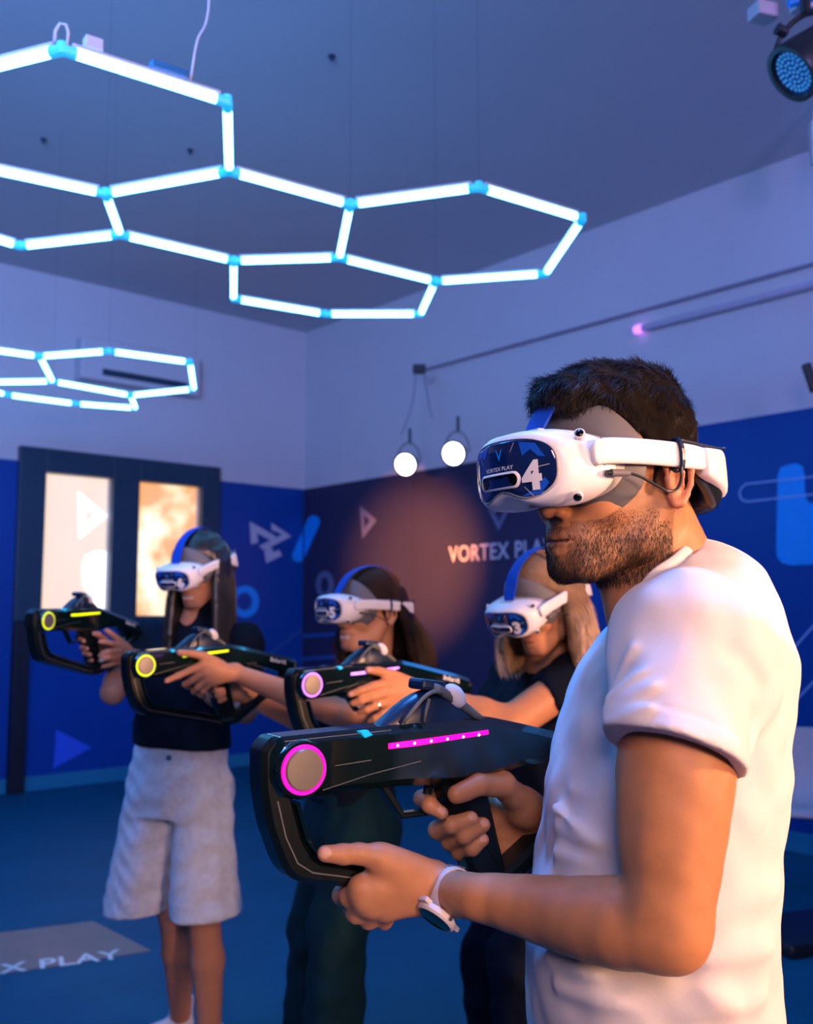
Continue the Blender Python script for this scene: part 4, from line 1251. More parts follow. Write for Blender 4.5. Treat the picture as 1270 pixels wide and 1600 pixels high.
def strands(name, paths, r0, m, parent, taper=.25, cols=None):
    """paths: (n, k, 3) -> thin three sided tapering tubes"""
    paths = np.asarray(paths); n, k, _ = paths.shape
    T = np.gradient(paths, axis=1); T /= np.maximum(np.linalg.norm(T, axis=2), 1e-9)[..., None]
    ref = np.broadcast_to(np.array([.31, .52, .79]), T.shape)
    U = np.cross(T, ref); U /= np.maximum(np.linalg.norm(U, axis=2), 1e-9)[..., None]
    W = np.cross(T, U)
    r = (np.asarray(r0).reshape(-1, 1) if np.ndim(r0) else np.full((n, 1), r0)) * np.linspace(1, taper, k)[None]
    V = []
    for j in range(3):
        a = 2 * math.pi * j / 3
        V.append(paths + (U * math.cos(a) + W * math.sin(a)) * r[..., None])
    V = np.stack(V, 2)                      # n,k,3,3
    idx = np.arange(n * k * 3).reshape(n, k, 3)
    F = []
    for j in range(3):
        a, b = idx[:, :-1, j], idx[:, :-1, (j + 1) % 3]; c, d = idx[:, 1:, (j + 1) % 3], idx[:, 1:, j]
        F.append(np.stack([a, b, c, d], -1).reshape(-1, 4))
    o = mesh_obj(name, V.reshape(-1, 3), np.concatenate(F), m, parent)
    if cols is not None:
        c = np.repeat(np.asarray(cols).reshape(n, k, 1, 3), 3, axis=2).reshape(-1, 3)
        a = o.data.color_attributes.new('col', 'FLOAT_COLOR', 'POINT')
        a.data.foreach_set('color', np.c_[c, np.ones(len(c))].ravel().astype(np.float32))
    return o

# ---------------------------------------------------------------- materials for people
M['skin_man'] = mat('tanned_skin', (0.45, 0.22, 0.12), 0.50, sss=0.10, noise=0.07, nscale=70, bump=0.10, bscale=900, attr='col', spec=0.4)
M['skin'] = mat('skin', (0.5, 0.28, 0.18), 0.5, sss=0.15, noise=0.05, nscale=60, bump=0.05, bscale=800, attr='col', spec=0.35)
M['hair_dark'] = mat('dark_brown_hair', (0.007, 0.005, 0.005), 0.5, noise=0.3, nscale=30, spec=0.35)
M['scalp_dark'] = mat('dark_scalp_hair', (0.008, 0.006, 0.005), 0.95, noise=0.2, nscale=60, spec=0.05)
M['beard'] = mat('brown_beard_hair', (0.035, 0.018, 0.008), 0.5, noise=0.5, nscale=60, spec=0.5)
M['hair_black'] = mat('long_black_hair', (0.010, 0.010, 0.011), 0.36, noise=0.3, nscale=30, spec=0.7)
M['hair_strand'] = mat('hair_strands_tinted', (.1, .05, .03), 0.38, attr='col', spec=0.55, noise=.2, nscale=30)
M['hair_base_brown'] = mat('brown_hair_mass', (0.018, 0.009, 0.006), 0.7, noise=0.3, nscale=30, spec=0.2)
M['hair_base_blonde'] = mat('dark_blonde_hair_mass', (0.22, 0.135, 0.075), 0.7, noise=0.4, nscale=30, spec=0.2)
M['hair_brown'] = mat('brown_hair', (0.060, 0.026, 0.014), 0.4, noise=0.5, nscale=25, spec=0.6)
M['hair_blonde'] = mat('blonde_hair', (0.42, 0.26, 0.13), 0.42, noise=0.45, nscale=28, spec=0.6)
M['shirt_white'] = mat('white_cotton', (0.62, 0.58, 0.58), 0.9, noise=0.03, nscale=40, bump=0.25, bscale=1400, sheen=0.2)
M['shirt_dark'] = mat('navy_cotton', (0.002, 0.006, 0.016), 0.85, noise=0.1, nscale=40, bump=0.2, bscale=900, spec=.15)
M['trousers_dark'] = mat('dark_teal_trousers', (0.002, 0.022, 0.032), 0.85, spec=.15, noise=0.12, nscale=20, bump=0.2, bscale=700)
M['trousers_black'] = mat('black_trousers', (0.002, 0.006, 0.018), 0.85, spec=.15, noise=0.12, nscale=20, bump=0.2, bscale=700)
M['denim'] = mat('pale_denim', (0.56, 0.60, 0.66), 0.85, noise=0.12, nscale=50, bump=0.5, bscale=1000)
M['sock'] = mat('white_sock', (0.62, 0.62, 0.64), 0.9, bump=0.4, bscale=900, noise=0.03)
M['teeth'] = mat('teeth', (0.75, 0.72, 0.68), 0.3, noise=0.02)

def head_field(mf, smile=0.0, female=False, open_=0.0, ear=(1,)):
    """a human head in head-local coordinates; returns the list of operations"""
    ops = []
    def U(fn, k): ops.append(('u', mf(fn), k * mf.s))
    def S_(fn, k): ops.append(('s', mf(fn), k * mf.s))
    jw = .052 if not female else .045
    U(ellip((0, .018, .028), (.076, .094, .086)), 0)
    U(ellip((0, -.026, .018), (.066, .060, .066)), .02)
    U(ellip((0, -.030, -.040), (.060 if not female else .056, .060, .062)), .02)
    for s in (-1, 1):
        U(cone((s * (jw + .004), .012, -.050), (s * jw * .92, -.012, -.088), .017, .0155), .025)
        U(cone((s * jw * .92, -.012, -.088), (s * .022, -.068, -.113), .0155, .0145), .02)
        U(ellip((s * .034, -.062, -.036), (.024, .024, .024)), .02)
    U(cone((-.016, -.078, -.112), (.016, -.078, -.112), .0155, .0155), .015)
    U(ellip((0, -.050, -.092), (.040, .045, .026)), .02)
    U(ellip((0, -.076, -.074), (.029, .024, .026)), .02)
    U(ball((0, -.086, -.108), .012), .012)
    # nose
    U(cone((0, -.088, -.002), (0, -.1075, -.040), .0075, .0085), .010)
    U(ball((0, -.1095, -.0445), .0090), .006)
    for s in (-1, 1):
        U(ellip((s * .0125, -.0985, -.0485), (.0068, .0095, .0068)), .006)
        S_(ellip((s * .0065, -.1020, -.0565), (.0032, .0055, .0045)), .003)
    # lips with a gap between them
    w_ = .024 + .006 * smile; up = .006 * smile
    og = .004 * open_
    U(chainf([(-w_, -.086 + .002 * smile, -.0795 + up), (-.011, -.0975, -.0750 + up * .3), (0, -.0995, -.0760 + up * .1), (.011, -.0975, -.0755 + up * .3), (w_, -.086 + .002 * smile, -.0795 + up)], [.0028, .0050, .0050, .0050, .0028]), .006)
    U(chainf([(-w_, -.086 + .002 * smile, -.0800 + up), (-.011, -.0955, -.0862 - og), (0, -.0975, -.0880 - og), (.011, -.0955, -.0862 - og), (w_, -.086 + .002 * smile, -.0800 + up)], [.0028, .0060, .0068, .0060, .0028]), .005)
    S_(chainf([(-w_ * 1.02, -.092, -.0800 + up), (-.010, -.104, -.0805 - og * .5), (.010, -.104, -.0805 - og * .5), (w_ * 1.02, -.092, -.0800 + up)], [.0010, .0018 + og, .0018 + og, .0010]), .002)
    # ears
    for s in ear:
        E_ = lambda x, y, z: (s * (.0775 + x + .25 * max(y, -.01)), .016 + y - .12 * z, -.020 + z)
        U(ellip(E_(.001, .003, .000), (.0050, .013, .023)), .005)
        pts_e = [(-.008, .003, .004), (-.0125, .005, .013), (-.0110, .007, .023), (-.002, .008, .0305), (.009, .009, .0310), (.0175, .010, .023), (.0190, .010, .009), (.0155, .009, -.007), (.009, .007, -.018), (.001, .005, -.027), (-.007, .003, -.0265), (-.010, .001, -.019)]
        U(chainf([E_(p[1] - .2 * max(p[0], 0), p[0] + .002, p[2]) for p in pts_e], [.0024, .0030, .0034, .0036, .0036, .0036, .0034, .0034, .0042, .0054, .0046, .0030], .003), .003)
        U(cone(E_(.004, -.009, .002), E_(.005, -.009, -.008), .0036, .0040), .004)
        U(chainf([E_(.006, .006, .021), E_(.007, .0095, .008), E_(.006, .007, -.008)], [.0020, .0026, .0026], .003), .003)
        S_(ellip(E_(.0075, .000, -.001), (.0050, .0065, .0100)), .003)
    return ops
# ---------------------------------------------------------------- the man
def gplane(key):
    ring, yaw = GUNS[key]
    n = np.array([math.cos(R(yaw)), -math.sin(R(yaw)), 0])
    return lambda px, py, off: on_plane(px, py, np.array(ring) + n * off, n)
def fing(G, pts, rs):
    return [G(*p) for p in pts], rs
def ridge(a, b, w_, amp):
    c = cone(a, b, 0, 0)
    return lambda X: -amp * np.exp(-(c(X) / w_) ** 2)
def nailpaint(col, V, tips, rad=.007, color=(.62, .36, .28)):
    for t in tips:
        m_ = np.linalg.norm(V - A3(*t), axis=1) < rad
        col[m_] = color
def frame_of(yaw, lean=0.0, side=0.0):
    f = yawvec(yaw); l = np.array([math.cos(R(yaw)), -math.sin(R(yaw)), 0]); z = np.array([0, 0, 1.0])
    y = -f
    return [l, y, z]
def lipdist(mf, smile=0.0, open_=0.0):
    w_ = .024 + .006 * smile; up = .006 * smile; og = .004 * open_
    a = chainf([(-w_, -.086 + .002 * smile, -.0795 + up), (-.011, -.0965, -.0755 + up * .3), (0, -.0985, -.0765 + up * .1), (.011, -.0965, -.0755 + up * .3), (w_, -.086 + .002 * smile, -.0795 + up)], [.0018, .0042, .0042, .0042, .0018])
    b = chainf([(-w_, -.086 + .002 * smile, -.0800 + up), (-.011, -.0945, -.0858 - og), (0, -.0960, -.0875 - og), (.011, -.0945, -.0858 - og), (w_, -.086 + .002 * smile, -.0800 + up)], [.0018, .0048, .0055, .0048, .0018])
    fa, fb = mf(a), mf(b)
    return lambda X: np.minimum(fa(X), fb(X))
def loc_of(q, V):
    return (V - np.array(q['loc'])) @ np.array(q['rot'])[:3, :3] / q['s']

Gm = gplane('man')
hq = HEADS['man']
mfM = MovedField(hq['rot'], hq['loc'], hq['s'])
man = empty('person', (0.31, 1.15, 0)); tag(man, 'bearded man in a white T-shirt aiming the nearest toy rifle', 'person')
invM = Matrix.Translation((-0.31, -1.15, 0))
def own(o, root=None):
    root = root or man
    o.parent = root; o.matrix_parent_inverse = Matrix.Translation(-root.location)
    return o
SL = P(1072, 1010, .985); SR = A3(.325, 1.32, 1.385)
ELB = P(1040, 1446, .945)
WR = Gm(682, 1390, .036)
mb_ = Field()
mb_.ops += head_field(mfM, ear=(1, -1))
# neck and trunk
nb = A3(.318, 1.15, 1.455)
hc = mfM.pt
mb_.u(cone(hc((0, .040, -.045)), nb, .054, .060), .02)
mb_.u(cone(hc((0, .005, -.085)), nb + A3(-.045, 0, -.01), .038, .042), .02)
mb_.u(cone(hc((.060, .030, -.050)), nb + A3(-.055, -.03, -.03), .013, .012), .012)
mb_.u(cone(hc((-.060, .030, -.050)), nb + A3(-.055, .03, -.03), .013, .012), .012)
mb_.u(cone(nb + A3(.01, -.02, -.02), SL + A3(.01, .03, .0), .045, .040), .03)
mb_.u(cone(nb + A3(.01, .02, -.02), SR + A3(.01, -.02, 0), .045, .040), .03)
fr = frame_of(88)
mb_.u(stack((0, 1.15, 0), [fr[0], fr[1], fr[2]], [(.90, 0, .282, .150, .105), (1.0, 0, .280, .150, .112), (1.13, 0, .279, .140, .105), (1.25, 0, .294, .150, .100), (1.35, 0, .305, .150, .085), (1.42, 0, .320, .130, .080), (1.46, 0, .325, .07, .05)], 2.3), .02)
# near (left) arm
def midp(a, b, t): return a + (b - a) * t
ua = ELB - SL
mb_.u(tubef([SL + A3(.004, .01, .0), SL + ua * .22, SL + ua * .45 + A3(-.001, 0, 0), SL + ua * .68 + A3(-.001, 0, 0), SL + ua * .88 + A3(.002, 0, 0), ELB + A3(.002, 0, -.002)], [.056, .0555, .0560, .0505, .0415, .0350]), .03)
mb_.u(cone(ELB + A3(-.001, .0, .02), ELB + A3(.007, .002, -.017), .0310, .0235), .016)
mb_.u(tubef([ELB + A3(.004, .002, -.004), P(985, 1444, .972), P(925, 1436, 1.003), P(850, 1422, 1.045), P(785, 1408, 1.075), P(735, 1400, 1.095), WR], [.0350, .0415, .0400, .0340, .0280, .0245, .0232]), .014)
# left hand on the loop
TIPS = []
def add_finger(F_, G, pts, rs, k=.006):
    c = [G(*p) for p in pts]
    F_.u(chainf(c, rs, .004), k)
    return c
for p, r in (((566, 1386, .030), .0145), ((570, 1404, .031), .0145), ((582, 1416, .030), .0135), ((602, 1421, .028), .0125)):
    mb_.u(cone(WR + A3(0, 0, -.002), Gm(*p), .0215, r), .008)
mb_.u(cone(Gm(672, 1374, .040), Gm(600, 1345, .042), .0215, .0175), .016)
mb_.u(cone(Gm(640, 1372, .040), Gm(592, 1385, .038), .0200, .0150), .015)
th = add_finger(mb_, Gm, [(620, 1356, .044), (588, 1339, .044), (560, 1334, .041), (536, 1335, .039), (508, 1334, .037)], [.0175, .0140, .0112, .0108, .0085], .010)
i1 = add_finger(mb_, Gm, [(566, 1386, .030), (545, 1402, .010), (533, 1400, -.014), (540, 1378, -.030)], [.0125, .0110, .0098, .0085])
i2 = add_finger(mb_, Gm, [(568, 1404, .030), (556, 1426, .010), (550, 1420, -.016), (556, 1396, -.032)], [.0130, .0115, .0100, .0085])
i3 = add_finger(mb_, Gm, [(580, 1416, .030), (575, 1436, .008), (572, 1428, -.018), (578, 1404, -.032)], [.0125, .0110, .0098, .0083])
i4 = add_finger(mb_, Gm, [(602, 1421, .028), (600, 1437, .008), (598, 1430, -.014), (602, 1410, -.026)], [.0115, .0100, .0088, .0075])
# thumb nail and knuckle creases as shape
mb_.mod(ridge(Gm(541, 1322, .050), Gm(546, 1346, .050), .0022, -.0009))
mb_.mod(ridge(Gm(549, 1322, .050), Gm(553, 1348, .050), .0022, -.0009))
mb_.mod(ridge(Gm(585, 1358, .058), Gm(568, 1368, .05), .0035, -.0025))
# right hand on the grip
WRr = Gm(862, 1292, -.020)
f1 = add_finger(mb_, Gm, [(752, 1258, -.045), (694, 1236, -.036), (660, 1248, -.014), (672, 1258, .014), (690, 1270, .022)], [.0125, .0108, .0100, .0096, .0085])
f2 = add_finger(mb_, Gm, [(775, 1280, -.045), (705, 1292, -.036), (683, 1297, -.010), (705, 1289, .019), (735, 1279, .026)], [.0130, .0112, .0105, .0102, .0090])
f3 = add_finger(mb_, Gm, [(790, 1302, -.045), (722, 1318, -.036), (702, 1314, -.008), (725, 1304, .021), (754, 1289, .028)], [.0130, .0110, .0103, .0100, .0088])
f4 = add_finger(mb_, Gm, [(798, 1325, -.042), (738, 1338, -.030), (718, 1331, -.006), (738, 1325, .019), (754, 1313, .024)], [.0120, .0100, .0094, .0092, .0080])
f5 = add_finger(mb_, Gm, [(822, 1262, -.004), (785, 1226, .020), (748, 1226, .030), (712, 1242, .031)], [.0200, .0155, .0128, .0108], .010)
for p in ((752, 1258, -.045), (775, 1280, -.045), (790, 1302, -.045), (798, 1325, -.042)):
    mb_.u(cone(WRr, Gm(*p), .0235, .0145), .014)
mb_.u(cone(WRr, Gm(815, 1262, -.008), .024, .021), .018)
ELBr = A3(.36, 1.44, 1.16)
mb_.u(cone(WRr, midp(WRr, ELBr, .5), .0265, .037), .02)
mb_.u(cone(midp(WRr, ELBr, .5), ELBr, .037, .042), .02)
mb_.u(cone(ELBr, SR, .042, .052), .03)
mb_.mod(vnoise(5, .05, .0006))
lipM = lipdist(mfM)
def beard_mask(L):
    """1 where the beard grows, in head-local coordinates"""
    x, y, z = np.abs(L[:, 0]), L[:, 1], L[:, 2]
    top = np.where(y > -.005, -.004, -.012 - (-.005 - y) * .72)        # sloping cheek line
    top = np.where(y < -.072, -.0595 , top)
    m_ = (z < top) & (z > -.136 + .25 * np.maximum(y + .02, 0) * 1.2) & (y < .020)
    m_ &= ~((y < -.060) & (x > .006) & (x < .020) & (z > -.064))
    m_ &= ~((y < -.080) & (x < .016) & (z < -.0885) & (z > -.0965))
    return m_.astype(float)
def paint_man(V):
    L = loc_of(hq, V)
    col = np.tile(A3(.44, .190, .080), (len(V), 1))
    near = np.linalg.norm(L, axis=1) < .2
    bm_ = beard_mask(L) * near
    sm = bm_ * .50
    col = col * (1 - sm[:, None]) + A3(.10, .05, .03) * sm[:, None]
    ld = lipM(V)
    m_ = (ld < .0008) & near
    col[m_] = (.40, .13, .095)
    inner = near & (L[:, 1] < -.09) & (np.abs(L[:, 2] + .0805) < .0016) & (np.abs(L[:, 0]) < .020)
    col[inner] = (.05, .015, .012)
    ear_ = near & (np.abs(L[:, 0]) > .074) & (np.abs(L[:, 1] - .018) < .03)
    col[ear_] = (.50, .20, .11)
    hand = np.linalg.norm(V - Gm(600, 1380, .02), axis=1) < .10
    col[hand] = (.46, .210, .100)
    nailpaint(col, V, [Gm(506, 1331, .046)], .0088, (.62, .34, .25))
    nailpaint(col, V, [Gm(692, 1266, .031), Gm(740, 1274, .035), Gm(759, 1284, .037), Gm(757, 1308, .032)], .0062, (.58, .30, .22))
    return col
bodyM, Vm, Fm = body_obj('body', mb_, (-.12, .82, .86), (.52, 1.52, 1.76), .0021, M['skin_man'], None, paint_man, it=1, keep=3000)
own(bodyM)
# ---- T-shirt
sh = Field()
sh.u(stack((0, 1.15, 0), fr, [(.86, 0, .276, .172, .136), (.98, 0, .272, .166, .133), (1.06, 0, .267, .162, .133), (1.13, 0, .273, .162, .133), (1.20, 0, .283, .168, .128), (1.275, 0, .294, .174, .124), (1.348, 0, .305, .176, .117), (1.385, 0, .313, .172, .107), (1.42, 0, .324, .155, .090), (1.455, 0, .338, .115, .070), (1.49, 0, .343, .070, .048)], 2.25))
sh.u(cone(nb + A3(.018, -.015, .002), SL + A3(.006, .035, .008), .062, .058), .05)
sh.u(cone(nb + A3(.018, .02, .002), SR + A3(.01, -.03, .005), .062, .058), .05)
sh.u(cone(nb + A3(.028, -.01, .005), nb + A3(.044, -.035, -.075), .055, .062), .05)
sh.u(cone(SL + A3(.0, .012, .0), P(1046, 1222, .940), .066, .0685), .035)
sh.u(ellip(SL + A3(.020, .02, .000), (.066, .060, .062)), .04)
SRe = midp(SR, ELBr, .55)
sh.u(cone(SR, SRe, .064, .066), .04)
# folds
def FP(px, py, Y): return P(px, py, Y)
sh.mod(vnoise(11, .16, .0030)); sh.mod(vnoise(12, .06, .0010)); sh.mod(vnoise(13, .10, .0018))
for a_, b_, w2, am in (((948, 1090, .95), (1010, 1035, .92), .007, .0035), ((950, 1112, .95), (1030, 1060, .905), .008, .0035), ((952, 1135, .94), (1020, 1098, .90), .007, .0030), ((946, 1062, .96), (985, 1010, .95), .007, .003),
                      ((1165, 1190, .96), (1205, 1080, 1.0), .012, .0045), ((1150, 1260, 1.0), (1215, 1150, 1.02), .014, .0035), ((1145, 1020, .93), (1190, 1075, .96), .013, -.0035),
                      ((862, 1262, 1.10), (905, 1300, 1.03), .010, .0075), ((870, 1290, 1.10), (950, 1330, 1.0), .010, .0045), ((856, 1330, 1.10), (940, 1360, 1.0), .012, .0035), ((880, 1235, 1.08), (940, 1250, 1.0), .010, .004),
                      ((850, 1500, 1.06), (960, 1540, .99), .012, .0045), ((870, 1540, 1.05), (1000, 1590, .98), .012, .0045), ((1060, 1540, .98), (1160, 1580, .99), .012, .0040), ((1080, 1600, .98), (1200, 1560, 1.02), .014, .0035),
                      ((1045, 1500, .98), (1036, 1620, .98), .0028, .0022), ((1100, 910, 1.09), (1150, 960, 1.04), .012, .003), ((1010, 960, 1.02), (1080, 950, .99), .014, .003),
                      ((1120, 925, 1.02), (1192, 990, .97), .0022, -.0012), ((1192, 990, .97), (1216, 1060, .97), .0022, -.0012), ((1216, 1060, .97), (1205, 1120, .965), .0022, -.0012),
                      ((1090, 1330, 1.0), (1215, 1240, 1.03), .014, .003), ((1110, 1420, 1.0), (1220, 1390, 1.03), .016, .003), ((1100, 1500, .99), (1215, 1480, 1.02), .012, .003), ((850, 1200, 1.10), (930, 1190, 1.02), .012, .003), ((905, 1050, 1.1), (940, 1130, 1.02), .012, .0025),
                      ((1035, 1010, .90), (1035, 1160, .875), .016, .003)):
    sh.mod(ridge(P(*a_), P(*b_), w2, am * (1.7 if w2 > .004 else 1)))
# sleeve end, hollow inside
slE = P(1046, 1222, .940)
axs = slE - SL; slL = np.linalg.norm(axs); axs /= slL
hemc = SL + axs * (slL * .80)
hemn = axs + A3(-.10, 0, .0); hemn /= np.linalg.norm(hemn)
sh.cut(lambda X: np.maximum(np.maximum(-((X - hemc) @ hemn), cone(SL, slE + axs * .05, .088, .088)(X)), X[:, 1] - 1.015), .002)
sh.cut(cone(hemc - axs * -.030, hemc + axs * .08, .0585, .0600), .003)
for o_ in (-.020, -.0225):
    sh.mod(lambda X, o_=o_: .0009 * np.exp(-(((X - hemc) @ hemn - o_) / .0012) ** 2) * (cone(SL, slE, .074, .074)(X) < 0) * (X[:, 1] < 1.0))
rn = (SRe - SR) / np.linalg.norm(SRe - SR)
sh.cut(lambda X: np.maximum(-((X - midp(SR, SRe, .9)) @ rn), cone(SR, ELBr, .085, .085)(X)), .003)
# neck opening
ncut = cone(nb + A3(-.016, 0, .012), hc((0, .012, -.10)) + A3(.004, 0, 0), .060, .072)
sh.cut(ncut, .004)
sh.clip(half((0, 0, .875), (0, 0, -1)), .004)
shirtM, Vs_, Fs_ = body_obj('t_shirt', sh, (.03, .80, .84), (.56, 1.50, 1.60), .0030, M['shirt_white'], None, None, it=2, keep=3000)
own(shirtM)
# collar rib: follow the shirt where it meets the neck opening
def proj_to(field, p, it=6):
    p = A3(*p)[None]
    for _ in range(it):
        e = 1e-3; d = field.ev(p)[0]
        g = np.array([(field.ev(p + e * np.eye(3)[i])[0] - field.ev(p - e * np.eye(3)[i])[0]) / (2 * e) for i in range(3)])
        p = p - d * g / max(g @ g, 1e-6)
    return p[0]
# ---- trousers
tr = Field()
tr.u(stack((0, 1.15, 0), fr, [(.72, 0, .295, .165, .120), (.85, 0, .287, .172, .128), (.95, 0, .283, .165, .122), (1.0, 0, .283, .16, .118)], 2.3))
for s in (-1, 1):
    hp = A3(.30, 1.15 + s * .09, .80)
    tr.u(cone(hp, A3(.30 - .01 * s, 1.15 + s * .12, .46), .098, .068), .04)
    tr.u(cone(A3(.30 - .01 * s, 1.15 + s * .12, .46), A3(.32, 1.15 + s * .13, .08), .068, .058), .02)
tr.mod(vnoise(3, .12, .002))
tr.clip(half((0, 0, .075), (0, 0, -1)))
o, _, _ = body_obj('trousers', tr, (.05, .85, .05), (.58, 1.45, 1.03), .006, M['trousers_black'], None, None, it=1)
own(o)
for s in (-1, 1):
    ft = Field(); c = A3(.32, 1.15 + s * .13, 0)
    ft.u(cone(c + A3(.03, 0, .055), c + A3(-.13, 0, .035), .042, .034)); ft.u(cone(c + A3(.01, 0, .06), c + A3(0, 0, .10), .045, .045), .03)
    ft.u(rbox(c + A3(-.05, 0, .012), (.14, .046, .012), .01), .006); ft.clip(half((0, 0, 0.001), (0, 0, -1)))
    o, _, _ = body_obj('shoe', ft, c - A3(.25, .1, .02), c + A3(.12, .1, .14), .004, M['white_matte'], None, None)
    own(o)
# ---- hair on the head
def hair_field(mf, male=True):
    H_ = Field()
    H_.u(mf(ellip((0, .016, .032), (.0825, .1010, .0945))))
    H_.u(mf(ellip((0, -.048, .082), (.052, .046, .034))), .03)
    H_.u(mf(ellip((.004, -.080, .090), (.040, .024, .019))), .02)
    H_.u(mf(ellip((0, .015, .080), (.064, .078, .046))), .03)
    def line(L):
        y, z, x = L[:, 1], L[:, 2], np.abs(L[:, 0])
        zl = np.interp(y, [-.12, -.075, -.045, -.022, -.010, -.002, .010, .034, .045, .075, .13], [.070, .066, .054, .035, .010, -.020, .000, .000, -.035, -.060, -.066])
        return (zl - z) * .6
    H_.clip(lambda X: line((X - mf.l) @ mf.M / mf.s) * mf.s, .004)
    H_.mod(mf(vnoise(21, .020, .0009)))
    H_.mod(mf(vnoise(22, .045, .0022)))
    return H_
hf = hair_field(mfM)
hairM, Vh, Fh = body_obj('hair', hf, mfM.l - .16, mfM.l + .16, .0024, M['scalp_dark'], None, None, it=1, keep=1500)
own(hairM)
def sample_surface(V, F, n, seed, mask=None):
    g = np.random.default_rng(seed)
    a = V[F[:, 0]]; b = V[F[:, 1]]; c = V[F[:, 2]]; d = V[F[:, 3]]
    nn = np.cross(c - a, d - b); area_ = np.linalg.norm(nn, axis=1)
    N = nn / np.maximum(area_, 1e-12)[:, None]
    wgt = area_.copy()
    if mask is not None: wgt = wgt * mask((a + b + c + d) / 4, N)
    i = g.choice(len(F), n, p=wgt / wgt.sum())
    u, v = g.random((n, 1)), g.random((n, 1))
    p = (a[i] * (1 - u) + b[i] * u) * (1 - v) + (d[i] * (1 - u) + c[i] * u) * v
    return p, N[i], g
# short strands
Mh = mfM.M
p, N, g = sample_surface(Vh, Fh, 26000, 31, lambda c, n: (loc_of(hq, c)[:, 2] > -.075).astype(float))
L = loc_of(hq, p)
topness = np.clip((L[:, 2] - .05) / .06, 0, 1)[:, None]
down = Mh @ A3(0, .15, -1.0)
fwd = Mh @ A3(.35, -.8, .0)
jit = g.normal(size=p.shape) * .13
dirn = down * (1 - topness) + fwd * topness + jit
dirn -= N * (dirn * N).sum(1)[:, None]
dirn /= np.linalg.norm(dirn, axis=1)[:, None]
ln = (.010 + .014 * topness[:, 0]) * g.uniform(.6, 1.3, len(p))
t = np.linspace(0, 1, 4)
paths = p[:, None] - N[:, None] * .0015 + (N[:, None] * (.08 + .06 * topness)[:, None] * (t - .55 * t * t)[None, :, None] + dirn[:, None] * t[None, :, None]) * ln[:, None, None]
own(strands('hair_strands', paths, .00036, M['hair_dark'], None))
# beard strands
wM = lambda c, n: beard_mask(loc_of(hq, c)) * (np.linalg.norm(loc_of(hq, c), axis=1) < .18) * (lipM(c) > .0030) * (np.abs(loc_of(hq, c)[:, 0]) < .070) * (1.0 + 0 * c[:, 0])
p, N, g = sample_surface(Vm, Fm, 9000, 33, wM)
L = loc_of(hq, p)
dn = (Mh @ A3(0, -.25, -1.0))[None] + g.normal(size=p.shape) * .35
dn -= N * (dn * N).sum(1)[:, None]; dn /= np.linalg.norm(dn, axis=1)[:, None]
edge = np.clip((-.03 - L[:, 2]) / .05, .25, 1)
ln = np.where(L[:, 2] > -.078, .0055, .0080) * edge * g.uniform(.6, 1.3, len(p))
paths = p[:, None] - N[:, None] * .0004 + (N[:, None] * (.42 * (t - .45 * t * t))[None, :, None] + dn[:, None] * t[None, :, None] * .9) * ln[:, None, None]
own(strands('beard', paths, .00027, M['beard'], None))
# collar rib along the neck opening
ca = nb + A3(-.016, 0, .012); cb = hc((0, .012, -.10)) + A3(.004, 0, 0)
cax = (cb - ca); cL = np.linalg.norm(cax); cax /= cL
icut = [i for i, (op, fn, k) in enumerate(sh.ops) if fn is ncut][0]
cops = sh.ops[:icut]
cu_ = np.cross(cax, [0, 1, 0]); cu_ /= np.linalg.norm(cu_); cv_ = np.cross(cax, cu_)
rib = []
for i in range(72):
    a_ = 2 * math.pi * i / 72
    dd = cu_ * math.cos(a_) + cv_ * math.sin(a_)
    ts = np.linspace(-.10, cL + .02, 160)
    rr_ = .060 + .012 * np.clip(ts / cL, 0, 1)
    X = ca + cax * ts[:, None] + dd * rr_[:, None]
    d_ = sh.ev(X, cops)
    j = np.flatnonzero(d_ < 0)
    rib.append(X[j[-1]] if len(j) else X[60])
rib = np.array(rib)
for _ in range(6): rib = (np.roll(rib, 1, 0) + 2 * rib + np.roll(rib, -1, 0)) / 4
secs = []
for i in range(73):
    p = rib[i % 72]; dd = p - (ca + cax * ((p - ca) @ cax)); dd /= np.linalg.norm(dd)
    secs.append([p + dd * (-.0035 + .0035 * math.cos(t_)) + cax * (.0085 * math.sin(t_) + .002) for t_ in np.linspace(0, 2 * math.pi, 12, endpoint=False)])
own(MB().loft(secs, caps=False).obj('collar', M['shirt_white'], smooth=True))

# ---- wrist watch
wt = empty('wrist_watch', tuple(Gm(690, 1395, .036))); tag(wt, 'watch with perforated white band and round black face on the man\'s wrist', 'watch')
wa = P(745, 1402, 1.09) - WR; wa /= np.linalg.norm(wa)
wc = midp(WR, P(745, 1402, 1.09), .36)
tocam = EYE - wc; tocam -= wa * (tocam @ wa); tocam /= np.linalg.norm(tocam)
upv = np.cross(wa, tocam); upv = upv if upv[2] > 0 else -upv
def wring(ang): return tocam * math.cos(ang) + upv * math.sin(ang)
secs = []
for i in range(64):
    a_ = 2 * math.pi * i / 64; n_ = wring(a_)
    r0, r1 = .0244, .0268
    hw = .0120
    secs.append([wc + n_ * r0 - wa * hw, wc + n_ * (r1 - .0006) - wa * hw, wc + n_ * r1 - wa * (hw - .002), wc + n_ * (r1 + .0004) - wa * (hw - .004), wc + n_ * (r1 + .0004) + wa * (hw - .004), wc + n_ * r1 + wa * (hw - .002), wc + n_ * (r1 - .0006) + wa * hw, wc + n_ * r0 + wa * hw])
secs.append(secs[0])
own(MB().loft(secs, caps=False).obj('band', M['watch_band'], auto=True), wt)
fa = R(-62)
fn = wring(fa); fc = wc + fn * .0258
